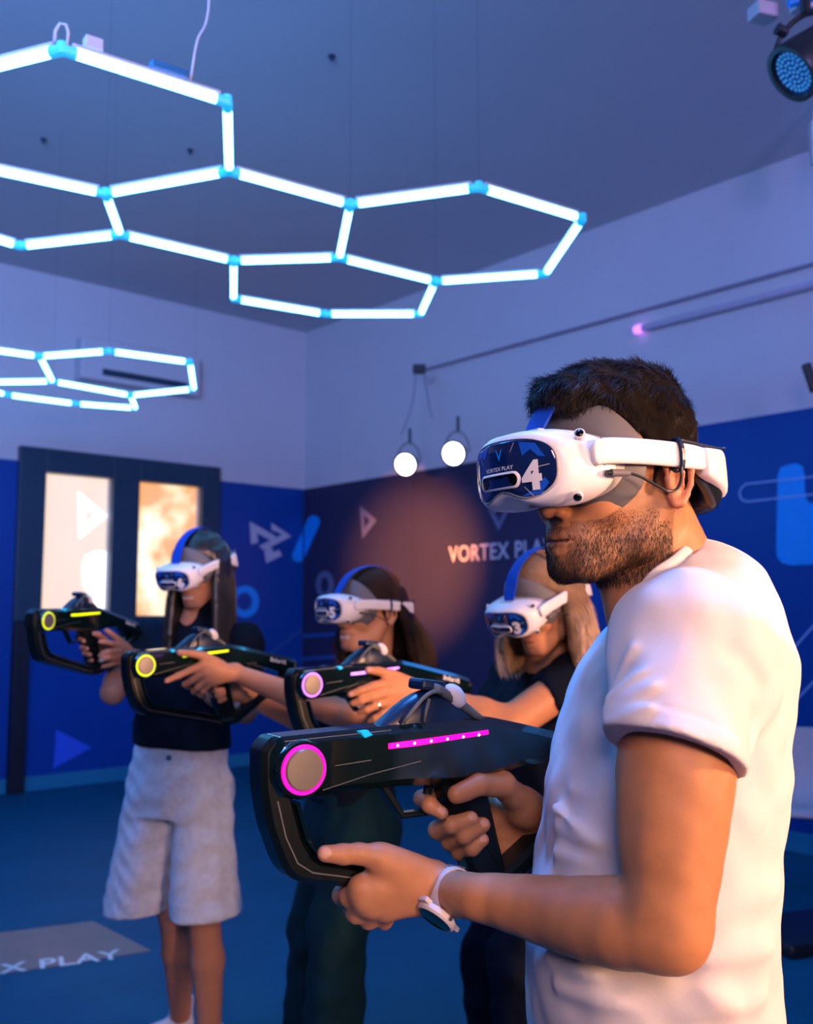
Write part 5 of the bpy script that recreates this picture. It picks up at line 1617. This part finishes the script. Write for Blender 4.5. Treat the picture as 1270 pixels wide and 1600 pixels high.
own(MB().lathe([(0, 0), (.0215, 0), (.0232, .002), (.0235, .0065), (.0215, .0090), (.0200, .0092), (.0195, .0082), (0, .0082)], fc, fn, 44).obj('case', M['watch_band'], auto=True), wt)
own(MB().lathe([(0, .0080), (.0198, .0080), (.0196, .0092), (.018, .0098), (0, .0099)], fc, fn, 44).obj('watch_face', M['black_gloss'], auto=True), wt)
tang = np.cross(fn, wa)
for s in (-1, 1):
    rot = Matrix((tuple(tang), tuple(wa), tuple(fn))).transposed()
    own(MB().box(fc + tang * s * .0235 + fn * .001, (.010, .019, .006), rot).obj('lug', M['watch_band'], bevel=.0015), wt)
own(MB().tube([fc + wa * .0225 + fn * .004, fc + wa * .0262 + fn * .004], .0022, 12).obj('crown_button', M['metal'], auto=True), wt)
for i in range(7):
    a_ = R(4 + i * 11.5); n_ = wring(a_)
    tg = np.cross(n_, wa)
    rot = Matrix((tuple(tg), tuple(wa), tuple(n_))).transposed()
    own(MB().box(wc + n_ * .0271, (.0018, .0062, .0008), rot).obj('band_slot', M['black'], bevel=.0003), wt)
a_ = R(95); n_ = wring(a_); tg = np.cross(n_, wa)
rot = Matrix((tuple(tg), tuple(wa), tuple(n_))).transposed()
own(MB().box(wc + n_ * .0278, (.008, .024, .0016), rot).obj('buckle', M['metal'], bevel=.0006), wt)
# ---------------------------------------------------------------- the three women
SKIN = {'w3': (.54, .24, .115), 'w5': (.52, .245, .135), 'w6': (.46, .22, .135)}
def add_hand(F_, G, wrist, knuckles, fingers, rw=.019, rk=.0110, k=.006):
    for p in knuckles:
        F_.u(cone(G(*wrist), G(*p), rw, rk), .008)
    for pts, rs in fingers:
        F_.u(chainf([G(*p) for p in pts], rs, .003), k)
FR = [.0105, .0092, .0085, .0070]
def paint_woman(key, mf, q, tips, nail=(.62, .30, .28), smile=0, open_=0):
    ld_ = lipdist(mf, smile, open_)
    def f(V):
        col = np.tile(A3(*SKIN[key]), (len(V), 1))
        L = loc_of(q, V); near = np.linalg.norm(L, axis=1) < .2
        col[(ld_(V) < .0010) & near] = (.50, .15, .14)
        inner = near & (L[:, 1] < -.086) & (np.abs(L[:, 2] + .0805 + .002 * open_) < .0012 + .003 * open_) & (np.abs(L[:, 0]) < .019 + .004 * smile)
        col[inner] = (.72, .68, .64) if open_ else (.10, .03, .03)
        nailpaint(col, V, tips, .0060, nail)
        return col
    return f
def long_hair(root, key, m, end_z, n_guides, spread, wave, seed, back=.02, inward=0.0, front_lim=55, thick=.013, nstr=3600, sr=.0006, part=.0, near_lim=None, tint=((.03, .03, .03), (.01, .01, .01)), tipc=None):
    q = HEADS[key]; mf = MovedField(q['rot'], q['loc'], q['s'])
    g = np.random.default_rng(seed)
    def path(phi, k=11, rr=1.0, jit=0.0, ez=None):
        # phi: azimuth, 0 = face, positive = wearer's left
        s, c = math.sin(phi), -math.cos(phi)
        pts = []
        for t in np.linspace(0, 1, 5):
            el = math.pi / 2 * (1 - t) * .98
            pts.append(mf.pt((part * (1 - t) + .086 * rr * s * math.cos(el), .014 + .104 * rr * c * math.cos(el), .026 + .098 * rr * math.sin(el) - .020 * t)))
        p = pts[-1]
        outv = mf.M @ A3(s, c, 0); outv[2] = 0
        e = (end_z if ez is None else ez)
        n2 = k - 5
        bk = mf.M @ A3(0, 1, 0); bk[2] = 0
        for i in range(1, n2 + 1):
            t = i / n2
            w_ = wave * math.sin(6.0 * t * 1.4 + phi * 3) * t
            pts.append(np.array([p[0], p[1], 0]) + outv * (spread * math.sin(t * math.pi * .6) - inward * t * t + w_) + bk * back * t + A3(0, 0, p[2] + (e - p[2]) * t))
        return np.array(pts)
    phis = np.linspace(R(near_lim or front_lim), R(360 - front_lim), n_guides)
    Fh_ = Field()
    Fh_.u(mf(ellip((0, .016, .030), (.0835, .1015, .0930))))
    Fh_.clip(lambda X: ((np.interp((((X - mf.l) @ mf.M) / mf.s)[:, 1], [-.12, -.075, -.045, -.02, 0, .02, .06], [.072, .068, .052, .022, -.015, -.05, -.10]) - (((X - mf.l) @ mf.M) / mf.s)[:, 2])) * .5, .004)
    for ph in phis:
        pp = path(ph)
        Fh_.u(chainf([pp[i] for i in (3, 4, 6, 8, 10)], [thick * .6, thick, thick * 1.05, thick, thick * .4], .006), .016)
    Fh_.mod(vnoise(seed, .02, .0008))
    o, V, F = body_obj('hair', Fh_, mf.l - A3(.24, .24, mf.l[2] - end_z + .04), mf.l + A3(.24, .24, .17), .0045, m, None, None, it=1)
    own(o, root)
    P_ = []; CC = []
    for i in range(nstr):
        ph = g.uniform(phis[0] - .05, phis[-1] + .05)
        pp = path(ph, rr=1 + g.uniform(.0, .06), ez=end_z + abs(g.normal()) * .03 - .012)
        outv = mf.M @ A3(math.sin(ph), -math.cos(ph), 0); outv[2] = 0
        o2 = outv * g.uniform(-.002, thick * 1.15)
        ramp = np.linspace(0, 1, len(pp))[:, None]
        pp = pp + o2 * np.clip(ramp * 3 - .8, 0, 1) + g.normal(size=3) * .006 * ramp ** 1.5 + wave * .5 * np.sin(ramp * 9 + g.uniform(0, 1.2)) * outv
        P_.append(pp)
        mixv = g.random() ** 1.5; c0 = A3(*tint[0]) * mixv + A3(*tint[1]) * (1 - mixv)
        c1 = (A3(*tipc) * g.uniform(.6, 1.1) if tipc is not None else c0)
        CC.append(c0 + (c1 - c0) * np.clip(ramp * 1.6 - .35, 0, 1))
    own(strands('hair_strands', P_, sr, M['hair_strand'], None, taper=.35, cols=CC), root)
    return mf
def head_base(F_, key, smile=0, open_=0, ear=()):
    q = HEADS[key]; mf = MovedField(q['rot'], q['loc'], q['s'])
    F_.ops += head_field(mf, smile=smile, female=True, open_=open_, ear=ear)
    return q, mf
def torso_rows(Yc, zs): return zs

# ---------------- woman in headset 6: navy T-shirt, pale denim shorts
w6 = empty('person', (*P(283, 1170, 3.36)[:2], 0)); tag(w6, 'long-haired woman in a navy T-shirt and pale denim shorts, farthest left', 'person')
G6 = gplane('w6')
F6 = Field(); q6, mf6 = head_base(F6, 'w6', smile=1.2, open_=1.3)
cx6, cy6 = w6.location[0], w6.location[1]
fr6 = frame_of(22)
nk6 = A3(*P(300, 985, 3.36)); 
F6.u(cone(mf6.pt((0, .035, -.05)), nk6, .044, .048), .02)
F6.u(cone(mf6.pt((0, .0, -.085)), nk6 + fr6[1] * -.03, .030, .036), .02)
sL6, sR6 = P(382, 1003, 3.30), P(218, 992, 3.46)
nt6 = A3(*P(290, 1010, 3.38))
F6.u(cone(nk6 + A3(0, 0, -.02), sL6, .034, .040), .03); F6.u(cone(nk6 + A3(0, 0, -.02), sR6, .034, .038), .03)
org6 = (cx6, cy6, 0)
F6.u(stack(org6, fr6, [(.85, 0, 0, .145, .100), (1.0, 0, 0, .130, .09), (1.15, 0, 0, .125, .09), (1.28, .01, .0, .135, .09), (1.34, .01, 0, .12, .07)], 2.2), .03)
eL6, eR6 = P(383, 1112, 3.25), P(176, 1082, 3.22)
F6.u(cone(sL6, eL6, .043, .036), .03); F6.u(cone(sR6, eR6, .043, .036), .03)
wL6, wR6 = G6(214, 1026, .052), G6(184, 1040, -.010)
F6.u(cone(eL6, midp(eL6, wL6, .4), .037, .035), .015); F6.u(cone(midp(eL6, wL6, .4), wL6, .035, .021), .01)
F6.u(cone(eR6, midp(eR6, wR6, .4), .037, .034), .015); F6.u(cone(midp(eR6, wR6, .4), wR6, .034, .021), .01)
# the left hand lies over the right one
add_hand(F6, G6, (214, 1026, .052), [(188, 1010, .055), (184, 1018, .057), (182, 1027, .056), (184, 1035, .052)],
         [([(188, 1010, .055), (172, 1005, .058), (163, 1003, .052), (156, 1003, .045)], FR),
          ([(184, 1018, .057), (170, 1018, .060), (162, 1020, .050), (156, 1024, .040)], FR),
          ([(182, 1027, .056), (170, 1028, .060), (161, 1030, .050), (156, 1033, .038)], FR),
          ([(184, 1035, .052), (174, 1038, .054), (166, 1040, .046), (160, 1042, .036)], [.0095, .0082, .0076, .0064]),
          ([(200, 1012, .050), (182, 997, .050), (172, 989, .046), (166, 985, .040)], [.0125, .0105, .0090, .0080])])
add_hand(F6, G6, (184, 1040, -.010), [(160, 1010, -.035), (162, 1020, -.035), (164, 1028, -.033), (166, 1036, -.030)],
         [([(160, 1010, -.035), (134, 1000, -.030), (124, 999, -.006), (131, 1002, .018)], FR),
          ([(162, 1020, -.035), (138, 1012, -.030), (128, 1012, -.004), (136, 1014, .022)], FR),
          ([(164, 1028, -.033), (142, 1022, -.030), (132, 1021, -.004), (141, 1023, .022)], FR),
          ([(166, 1036, -.030), (146, 1033, -.028), (137, 1031, -.004), (144, 1032, .020)], [.0095, .0082, .0076, .0064]),
          ([(178, 1026, .0), (164, 1000, .022), (154, 992, .028), (147, 990, .028)], [.0130, .0110, .0100, .0085])])
# legs
hipz = .90
fa6 = P(283, 1575, 3.56); fb6 = A3(*P(328, 1640, 3.30))
fa6[2] = .06; fb6[2] = .07
hf6, hn6 = A3(cx6, cy6, .88) - fr6[0] * .085, A3(cx6, cy6, .88) + fr6[0] * .085
kf6 = P(272, 1425, 3.40); kn6 = P(318, 1425, 3.27)
for h_, k_, f_ in ((hf6, kf6, fa6), (hn6, kn6, fb6)):
    F6.u(cone(h_, k_, .080, .052), .03)
    F6.u(cone(k_, midp(k_, f_, .35) + fr6[1] * .01, .050, .052), .02)
    F6.u(cone(midp(k_, f_, .35) + fr6[1] * .01, f_, .052, .033), .02)
    F6.u(cone(f_, f_ + yawvec(65) * .12 + A3(0, 0, -.035), .032, .022), .02)
b6, V6, Fc6 = body_obj('body', F6, (cx6 - .65, cy6 - .62, -.02), (cx6 + .45, cy6 + .5, 1.80), .0042, M['skin'], None,
             paint_woman('w6', mf6, q6, [G6(157, 1002, .056), G6(157, 1024, .050), G6(157, 1032, .048)], (.25, .60, .70), 1.2, 1.3), it=1, keep=1500)
own(b6, w6)
T6 = Field()
T6.u(stack(org6, fr6, [(.955, 0, 0, .166, .124), (1.02, 0, 0, .172, .122), (1.12, 0, 0, .166, .116), (1.22, .0, 0, .172, .120), (1.29, .0, 0, .172, .112), (1.35, .01, .01, .14, .085), (1.40, .01, .015, .08, .06)], 2.3))
T6.u(cone(nk6 + A3(0, .01, -.015), sL6, .054, .056), .04); T6.u(cone(nk6 + A3(0, .01, -.015), sR6, .056, .058), .04)
T6.u(cone(sL6, midp(sL6, eL6, .52), .058, .057), .03); T6.u(cone(sR6, midp(sR6, eR6, .55), .062, .058), .03)
T6.u(cone(nk6 + A3(0, 0, -.03), mf6.pt((0, .02, -.115)), .060, .050), .03)
T6.cut(cone(midp(sL6, eL6, .62), eL6, .050, .055), .003); T6.cut(cone(midp(sR6, eR6, .66), eR6, .050, .055), .003)
T6.mod(vnoise(41, .09, .0035)); T6.mod(vnoise(42, .2, .004))
zc6 = P(285, 1190, 3.25)[2]
T6.clip(half((0, 0, zc6), (-.05, 0, -1)), .006)
o, _, _ = body_obj('t_shirt', T6, (cx6 - .4, cy6 - .4, .85), (cx6 + .42, cy6 + .35, 1.52), .005, M['shirt_dark'], None, None, it=2); own(o, w6)
S6 = Field()
S6.u(stack(org6, fr6, [(.80, 0, 0, .175, .120), (.88, 0, 0, .178, .130), (.95, 0, 0, .168, .122), (1.02, 0, 0, .155, .112)], 2.2))
S6.u(cone(hf6 + A3(-.005, 0, -.02), P(208, 1450, 3.36), .096, .108), .03)
S6.u(cone(hn6 + A3(0, 0, -.02), P(322, 1460, 3.26), .096, .116), .03)
S6.mod(vnoise(51, .08, .0045)); S6.mod(lambda X: .0022 * np.sin(X[:, 2] * 95 + 6 * np.sin(X[:, 0] * 13) + X[:, 0] * 25) * np.sin(X[:, 0] * 31 + 1.3))
for a_, b_, w2, am in (((268, 1275, 3.2), (250, 1400, 3.2), .016, -.02), ((262, 1190, 3.2), (262, 1280, 3.2), .006, -.004), ((210, 1240, 3.2), (255, 1255, 3.18), .008, .005), ((270, 1240, 3.17), (330, 1225, 3.12), .008, .005), ((275, 1265, 3.16), (350, 1240, 3.1), .008, .005),
                      ((290, 1190, 3.2), (330, 1210, 3.1), .004, -.003), ((330, 1210, 3.1), (360, 1205, 3.1), .004, -.003), ((362, 1200, 3.15), (368, 1390, 3.1), .004, -.003)):
    S6.mod(ridge(P(*a_), P(*b_), w2, am * 1.8))
zs6 = P(265, 1408, 3.28)[2]
S6.clip(half((0, 0, zs6), (.06, 0, -1)), .004)
S6.clip(half((0, 0, P(285, 1164, 3.25)[2]), (0, 0, 1)), .004)
S6.mod(lambda X: .0012 * np.exp(-((X[:, 2] - (zs6 + .022)) / .002) ** 2))
o, _, _ = body_obj('denim_shorts', S6, (cx6 - .4, cy6 - .38, .35), (cx6 + .4, cy6 + .32, 1.1), .0045, M['denim'], None, None, it=1); own(o, w6)
M['brass'] = mat('brass_button', (.6, .45, .3), .3, metal=1)
own(MB().lathe([(0, 0), (.009, 0), (.008, .004), (0, .005)], P(264, 1184, 3.212), (0, -1, 0), 16).obj('button', M['metal'], auto=True), w6)
for f_ in (fa6, fb6):
    K6 = Field(); K6.u(cone(f_ + A3(0, 0, .075), f_, .042, .038)); K6.u(cone(f_ + A3(0, 0, -.012), f_ + yawvec(65) * .135 + A3(0, 0, -.032), .041, .031), .02)
    K6.clip(half((0, 0, .001), (0, 0, -1))); K6.clip(half(f_ + A3(0, 0, .085), (0, 0, 1)), .004)
    o, _, _ = body_obj('sock', K6, f_ - A3(.22, .2, .09), f_ + A3(.1, .12, .14), .004, M['sock'], None, None); own(o, w6)
long_hair(w6, 'w6', M['hair_black'], P(300, 1045, 3.25)[2], 20, .012, .0, 61, back=-.01, front_lim=62, near_lim=74, thick=.014, part=.0, tint=((.030, .034, .040), (.006, .006, .008)))

# ---------------- woman in headset 5: dark top, wide dark teal trousers
w5 = empty('person', (*P(548, 1200, 2.88)[:2], 0)); tag(w5, 'smiling dark-haired woman in dark clothes in the middle, aiming a toy rifle', 'person')
G5 = gplane('w5'); F5 = Field(); q5, mf5 = head_base(F5, 'w5', smile=1.5, open_=1.3, ear=(1,))
cx5, cy5 = w5.location[0], w5.location[1]; fr5 = frame_of(60); org5 = (cx5, cy5, 0)
nk5 = A3(*P(585, 1058, 2.90))
F5.u(cone(mf5.pt((0, .035, -.05)), nk5, .043, .048), .02)
F5.u(cone(mf5.pt((0, -.005, -.09)), nk5 + yawvec(60) * .03, .028, .036), .02)
sL5, sR5 = P(628, 1090, 2.78), P(560, 1090, 3.04)
F5.u(cone(nk5, sL5, .04, .046), .03); F5.u(cone(nk5, sR5, .04, .046), .03)
F5.u(stack(org5, fr5, [(.85, 0, 0, .14, .095), (1.0, 0, 0, .125, .085), (1.1, 0, 0, .13, .09), (1.2, 0, .0, .13, .085)], 2.2), .03)
eL5 = P(545, 1120, 2.56); wL5 = G5(368, 1052, .050); eR5 = P(480, 1130, 2.85); wR5 = G5(372, 1082, -.012)
F5.u(cone(sL5, eL5, .043, .037), .03); F5.u(cone(eL5, midp(eL5, wL5, .35), .037, .036), .015); F5.u(cone(midp(eL5, wL5, .35), wL5, .036, .0225), .01)
F5.u(cone(sR5, eR5, .043, .037), .03); F5.u(cone(eR5, wR5, .036, .022), .015)
add_hand(F5, G5, (366, 1050, .050), [(316, 1040, .047), (318, 1052, .047), (321, 1062, .044), (326, 1068, .040)],
         [([(316, 1040, .047), (298, 1047, .046), (278, 1056, .040), (260, 1064, .033)], [.0115, .0098, .0090, .0072]),
          ([(318, 1052, .047), (300, 1063, .042), (289, 1069, .026), (294, 1073, .004)], [.0115, .0098, .0088, .0075]),
          ([(321, 1062, .044), (309, 1074, .038), (303, 1080, .020), (310, 1083, -.002)], [.0110, .0094, .0086, .0072]),
          ([(326, 1068, .040), (318, 1080, .034), (314, 1086, .018), (320, 1089, .0)], [.0100, .0086, .0078, .0066]),
          ([(345, 1040, .046), (318, 1025, .046), (298, 1021, .042), (280, 1020, .036)], [.0150, .0118, .0098, .0082])], rw=.0205)
add_hand(F5, G5, (372, 1082, -.012), [(356, 1066, -.032), (358, 1076, -.032), (359, 1086, -.031), (360, 1094, -.028)],
         [([(356, 1066, -.032), (334, 1064, -.030), (324, 1067, -.006), (334, 1071, .018)], FR),
          ([(358, 1076, -.032), (338, 1076, -.030), (328, 1077, -.004), (338, 1079, .018), (348, 1077, .023)], FR + [.0066]),
          ([(359, 1086, -.031), (342, 1087, -.028), (332, 1086, -.004), (341, 1087, .018), (350, 1084, .022)], FR + [.0066]),
          ([(360, 1094, -.028), (346, 1097, -.026), (337, 1095, -.004), (344, 1095, .016), (352, 1092, .020)], [.0095, .0084, .0078, .0072, .0062]),
          ([(368, 1070, .0), (352, 1058, .022), (340, 1056, .024)], [.0130, .0105, .0085])])
b5, V5, _ = body_obj('body', F5, (cx5 - .75, cy5 - .62, .83), (cx5 + .42, cy5 + .42, 1.76), .0038, M['skin'], None, paint_woman('w5', mf5, q5, [G5(262, 1063, .040), G5(280, 1018, .044)], (.62, .30, .25), 1.5, 1.3), it=1, keep=1500)
own(b5, w5)
own(MB().lathe([(0, -.003), (.003, -.002), (.0035, 0), (.002, .003), (0, .0035)], mf5.pt((.088, .006, -.047)), mf5.M @ A3(1, -.3, 0), 14).obj('earring', M['metal'], smooth=True), w5)
T5 = Field()
T5.u(stack(org5, fr5, [(.90, 0, 0, .155, .115), (1.0, 0, 0, .145, .105), (1.1, 0, -.005, .150, .118), (1.18, 0, -.005, .155, .112), (1.24, 0, .01, .13, .085), (1.30, 0, .02, .08, .05)], 2.3))
T5.u(cone(nk5 + A3(0, .02, -.05), sL5, .052, .055), .04); T5.u(cone(nk5 + A3(0, .02, -.05), sR5, .052, .055), .04)
T5.u(cone(sL5, midp(sL5, eL5, .5), .056, .056), .03); T5.u(cone(sR5, midp(sR5, eR5, .5), .056, .056), .03)
T5.mod(vnoise(43, .09, .003))
T5.cut(cone(nk5 + yawvec(60) * .03, nk5 + yawvec(60) * .12 + A3(0, 0, -.07), .05, .035), .004); T5.cut(cone(nk5 + A3(0, 0, .01), mf5.pt((0, 0, -.12)), .054, .055), .004)
T5.clip(half((0, 0, .93), (0, 0, -1)))
o, _, _ = body_obj('top', T5, (cx5 - .42, cy5 - .42, .85), (cx5 + .42, cy5 + .42, 1.45), .005, M['shirt_dark'], None, None, it=1); own(o, w5)
def trousers(root, org, frm, hipc, hl, hr, kl, kr, fl_, fr_, m, seed, flare=.085):
    Tr = Field()
    Tr.u(stack(org, frm, [(.76, 0, 0, .165, .120), (.86, 0, 0, .165, .122), (.95, 0, 0, .150, .110), (1.03, 0, 0, .140, .100)], 2.2))
    for h_, k_, f_ in ((hl, kl, fl_), (hr, kr, fr_)):
        Tr.u(cone(h_, k_, .095, .078), .03); Tr.u(cone(k_, f_, .078, flare), .03)
    Tr.mod(vnoise(seed, .12, .004)); Tr.mod(vnoise(seed + 1, .05, .0012))
    Tr.clip(half((0, 0, .03), (0, 0, -1)))
    lo = A3(org[0] - .45, org[1] - .45, .02)
    o_, _, _ = body_obj('trousers', Tr, lo, (org[0] + .4, org[1] + .4, 1.06), .006, m, None, None, it=1); own(o_, root)
    for f_ in (fl_, fr_):
        ft = Field(); ft.u(cone(f_ + A3(.02, 0, -.0), f_ + yawvec(60) * .14 + A3(0, 0, -.01), .040, .032)); ft.clip(half((0, 0, .002), (0, 0, -1)))
        o_, _, _ = body_obj('shoe', ft, f_ - A3(.25, .2, .06), f_ + A3(.12, .12, .1), .006, M['black'], None, None); own(o_, root)
l5 = fr5[0]
trousers(w5, org5, fr5, None, A3(cx5, cy5, .86) + l5 * .075, A3(cx5, cy5, .86) - l5 * .075, P(528, 1450, 2.80), P(496, 1450, 2.95), A3(*P(516, 1700, 2.74)[:2], .05), A3(*P(478, 1690, 2.98)[:2], .05), M['trousers_dark'], 71)
long_hair(w5, 'w5', M['hair_base_brown'], P(600, 1058, 2.85)[2], 18, .034, .012, 63, back=.035, front_lim=64, near_lim=112, thick=.015, tint=((.16, .065, .035), (.02, .009, .006)))

# ---------------- woman in headset 3: blonde, navy T-shirt
w3 = empty('person', (*P(850, 1200, 2.58)[:2], 0)); tag(w3, 'blonde woman in a navy T-shirt standing behind the man, aiming a toy rifle', 'person')
G3 = gplane('w3'); F3 = Field(); q3, mf3 = head_base(F3, 'w3', smile=.2)
cx3, cy3 = w3.location[0], w3.location[1]; fr3 = frame_of(58); org3 = (cx3, cy3, 0)
nk3 = A3(*P(858, 1036, 2.56))
F3.u(cone(mf3.pt((0, .035, -.05)), nk3, .045, .050), .02)
F3.u(cone(mf3.pt((0, -.0, -.085)), nk3 + yawvec(58) * .03, .030, .038), .02)
sL3, sR3 = P(905, 1056, 2.44), P(805, 1052, 2.74)
F3.u(cone(nk3, sL3, .045, .05), .03); F3.u(cone(nk3, sR3, .045, .05), .03)
F3.u(stack(org3, fr3, [(.85, 0, 0, .15, .105), (1.0, 0, 0, .14, .10), (1.1, 0, 0, .14, .10), (1.24, 0, .0, .14, .09)], 2.2), .03)
eL3 = P(796, 1132, 2.32); wL3 = G3(668, 1086, .050); eR3 = P(740, 1160, 2.66); wR3 = G3(650, 1128, -.012)
F3.u(cone(sL3, eL3, .048, .042), .02); F3.u(cone(eL3, midp(eL3, wL3, .35), .042, .039), .012); F3.u(cone(midp(eL3, wL3, .35), wL3, .038, .0235), .01)
F3.u(cone(sR3, eR3, .048, .04), .03); F3.u(cone(eR3, wR3, .038, .022), .015)
add_hand(F3, G3, (666, 1085, .050), [(602, 1068, .049), (600, 1083, .050), (603, 1096, .047), (609, 1107, .043)],
         [([(602, 1068, .049), (582, 1072, .049), (563, 1079, .042), (547, 1085, .034)], [.0120, .0100, .0092, .0075]),
          ([(600, 1083, .050), (580, 1089, .047), (563, 1095, .040), (550, 1099, .030)], [.0120, .0100, .0092, .0075]),
          ([(603, 1096, .047), (586, 1103, .044), (572, 1109, .036), (562, 1113, .024)], [.0115, .0098, .0088, .0072]),
          ([(609, 1107, .043), (596, 1116, .039), (585, 1122, .030), (577, 1127, .018)], [.0105, .0090, .0082, .0068]),
          ([(645, 1070, .050), (614, 1055, .048), (592, 1049, .043), (575, 1047, .037)], [.0160, .0125, .0105, .0088])], rw=.0215, rk=.0120)
add_hand(F3, G3, (650, 1128, -.012), [(632, 1108, -.034), (634, 1118, -.034), (636, 1128, -.032), (638, 1138, -.030)],
         [([(632, 1108, -.034), (608, 1108, -.032), (598, 1110, -.006), (606, 1116, .018), (616, 1114, .023)], FR + [.0066]),
          ([(634, 1118, -.034), (610, 1120, -.032), (600, 1122, -.004), (610, 1125, .018), (621, 1121, .023)], FR + [.0066]),
          ([(636, 1128, -.032), (614, 1133, -.030), (604, 1133, -.004), (614, 1134, .018), (624, 1131, .022)], FR + [.0066]),
          ([(638, 1138, -.030), (620, 1145, -.028), (610, 1143, -.004), (618, 1143, .016), (626, 1140, .020)], [.0095, .0084, .0078, .0072, .0062]),
          ([(650, 1114, .0), (632, 1100, .024), (618, 1098, .026)], [.0135, .0110, .009])])
b3, V3, _ = body_obj('body', F3, (cx3 - .65, cy3 - .58, .83), (cx3 + .42, cy3 + .45, 1.76), .0036, M['skin'], None, paint_woman('w3', mf3, q3, [G3(549, 1084, .042), G3(577, 1045, .046)], (.66, .36, .33), .2, 0), it=1, keep=1500)
own(b3, w3)
# ring and thin bracelet
ra, rb = G3(594, 1099, .046), G3(584, 1104, .044)
own(MB().lathe([(.0102, -.002), (.0116, -.002), (.0116, .002), (.0102, .002), (.0102, -.002)], (ra + rb) / 2, rb - ra, 24).obj('finger_ring', M['metal'], auto=True), w3)
T3 = Field()
T3.u(stack(org3, fr3, [(.90, 0, 0, .175, .135), (1.0, 0, 0, .165, .125), (1.1, 0, -.005, .165, .130), (1.2, 0, -.005, .170, .122), (1.26, 0, .01, .145, .09), (1.32, 0, .02, .09, .05)], 2.3))
T3.u(cone(nk3 + A3(0, .02, -.045), sL3, .056, .060), .04); T3.u(cone(nk3 + A3(0, .02, -.045), sR3, .056, .060), .04)
T3.u(cone(sL3, midp(sL3, eL3, .38), .060, .061), .03); T3.u(cone(sR3, midp(sR3, eR3, .5), .060, .060), .03)
T3.cut(cone(midp(sL3, eL3, .54), eL3, .048, .052), .003)
T3.mod(vnoise(44, .09, .003))
T3.cut(cone(nk3 + A3(0, 0, .005) + yawvec(58) * .012, mf3.pt((0, 0, -.12)), .054, .058), .004)
T3.clip(half((0, 0, .93), (0, 0, -1)))
o, _, _ = body_obj('t_shirt', T3, (cx3 - .42, cy3 - .42, .85), (cx3 + .42, cy3 + .42, 1.48), .005, M['shirt_dark'], None, None, it=1); own(o, w3)
l3 = fr3[0]
trousers(w3, org3, fr3, None, A3(cx3, cy3, .86) + l3 * .08, A3(cx3, cy3, .86) - l3 * .08, P(815, 1500, 2.48), P(770, 1500, 2.64), A3(*P(825, 1780, 2.44)[:2], .05), A3(*P(785, 1720, 2.62)[:2], .05), M['trousers_black'], 75, flare=.072)
long_hair(w3, 'w3', M['hair_base_blonde'], P(870, 1052, 2.45)[2], 20, .022, .004, 65, back=.012, inward=.0, front_lim=66, near_lim=84, thick=.017, tint=((.34, .20, .12), (.08, .045, .028)), tipc=(.85, .60, .40), sr=.0008)

# small wristbands that are things of their own
def band_on(name, label, cat, a, b, c, r, hw, m, th=.002):
    ax = A3(*b) - A3(*a)
    o_ = MB().lathe([(r, -hw), (r + th, -hw), (r + th, hw), (r, hw), (r, -hw)], c, ax, 36).obj(name, m, auto=True)
    return tag(o_, label, cat)
M['steel_blue'] = mat('steel_watch', (.25, .30, .40), .3, metal=.8)
w3w = empty('wrist_watch', tuple(midp(wL3, eL3, .09))); tag(w3w, 'slim grey watch on the blonde woman\'s wrist', 'watch')
o = MB().lathe([(.0262, -.008), (.0282, -.008), (.0282, .008), (.0262, .008), (.0262, -.008)], midp(wL3, eL3, .09), eL3 - wL3, 36).obj('band', M['steel_blue'], auto=True); own(o, w3w)
o = MB().lathe([(0, 0), (.013, 0), (.013, .005), (.011, .006), (0, .006)], midp(wL3, eL3, .09) + A3(0, -.015, .023), A3(0, -.5, .85), 24).obj('watch_face', M['black_gloss'], auto=True); own(o, w3w)

# ---------------------------------------------------------------- white chair by the right wall
chr_ = empty('shell_chair', tuple(FL(1262, 1400))); tag(chr_, 'pale shell chair with thin dark legs at the right edge behind the man', 'chair')
cc = chr_.location; cyaw = frame_of(20)
def CP(x, y, z): return np.array(cc) + cyaw[0] * x + cyaw[1] * y + A3(0, 0, z)
M['chair_shell'] = mat('pale_chair_shell', (.42, .44, .50), .5, noise=.03)
S_ = Field()
secs = []
pr_ = [(-.22, .43), (-.20, .455), (-.10, .45), (.05, .44), (.15, .455), (.20, .52), (.225, .62), (.24, .74), (.25, .82), (.25, .835)]
for y, z in pr_:
    hw = .22 if z < .6 else .21 - (z - .6) * .12
    row = []
    for t in np.linspace(-1, 1, 15):
        up = .035 * abs(t) ** 3 if z < .5 else 0
        fw = -.05 * abs(t) ** 2.5 if z >= .5 else 0
        row.append(CP(t * hw, y + fw, z + up))
    secs.append(row)
o = MB().loft(secs, caps=False, close=False).obj('seat_shell', M['chair_shell'], smooth=True)
so = o.modifiers.new('thick', 'SOLIDIFY'); so.thickness = .012
own(o, chr_)
for sx in (-1, 1):
    for sy in (-1, 1):
        own(MB().tube([CP(sx * .13, sy * .12, .44), CP(sx * .21, sy * .20, 0.0)], [.010, .008], 10).obj('leg', M['black'], auto=True), chr_)
own(MB().tube([CP(-.13, -.12, .43), CP(.13, -.12, .43), CP(.13, .12, .43), CP(-.13, .12, .43), CP(-.13, -.12, .43)], .008, 8).obj('seat_frame', M['black'], auto=True), chr_)
# low dark floor pad and pale kerb by the wall
pd = MB(); c0 = FL(1225, 1485)
pd.box(c0 + A3(.14, .15, .03), (.50, .42, .06), Matrix.Rotation(R(20), 3, 'Z'))
tag(pd.obj('floor_pad', M['black'], bevel=.02), 'low dark rounded pad on the floor behind the man at the right edge', 'pad')
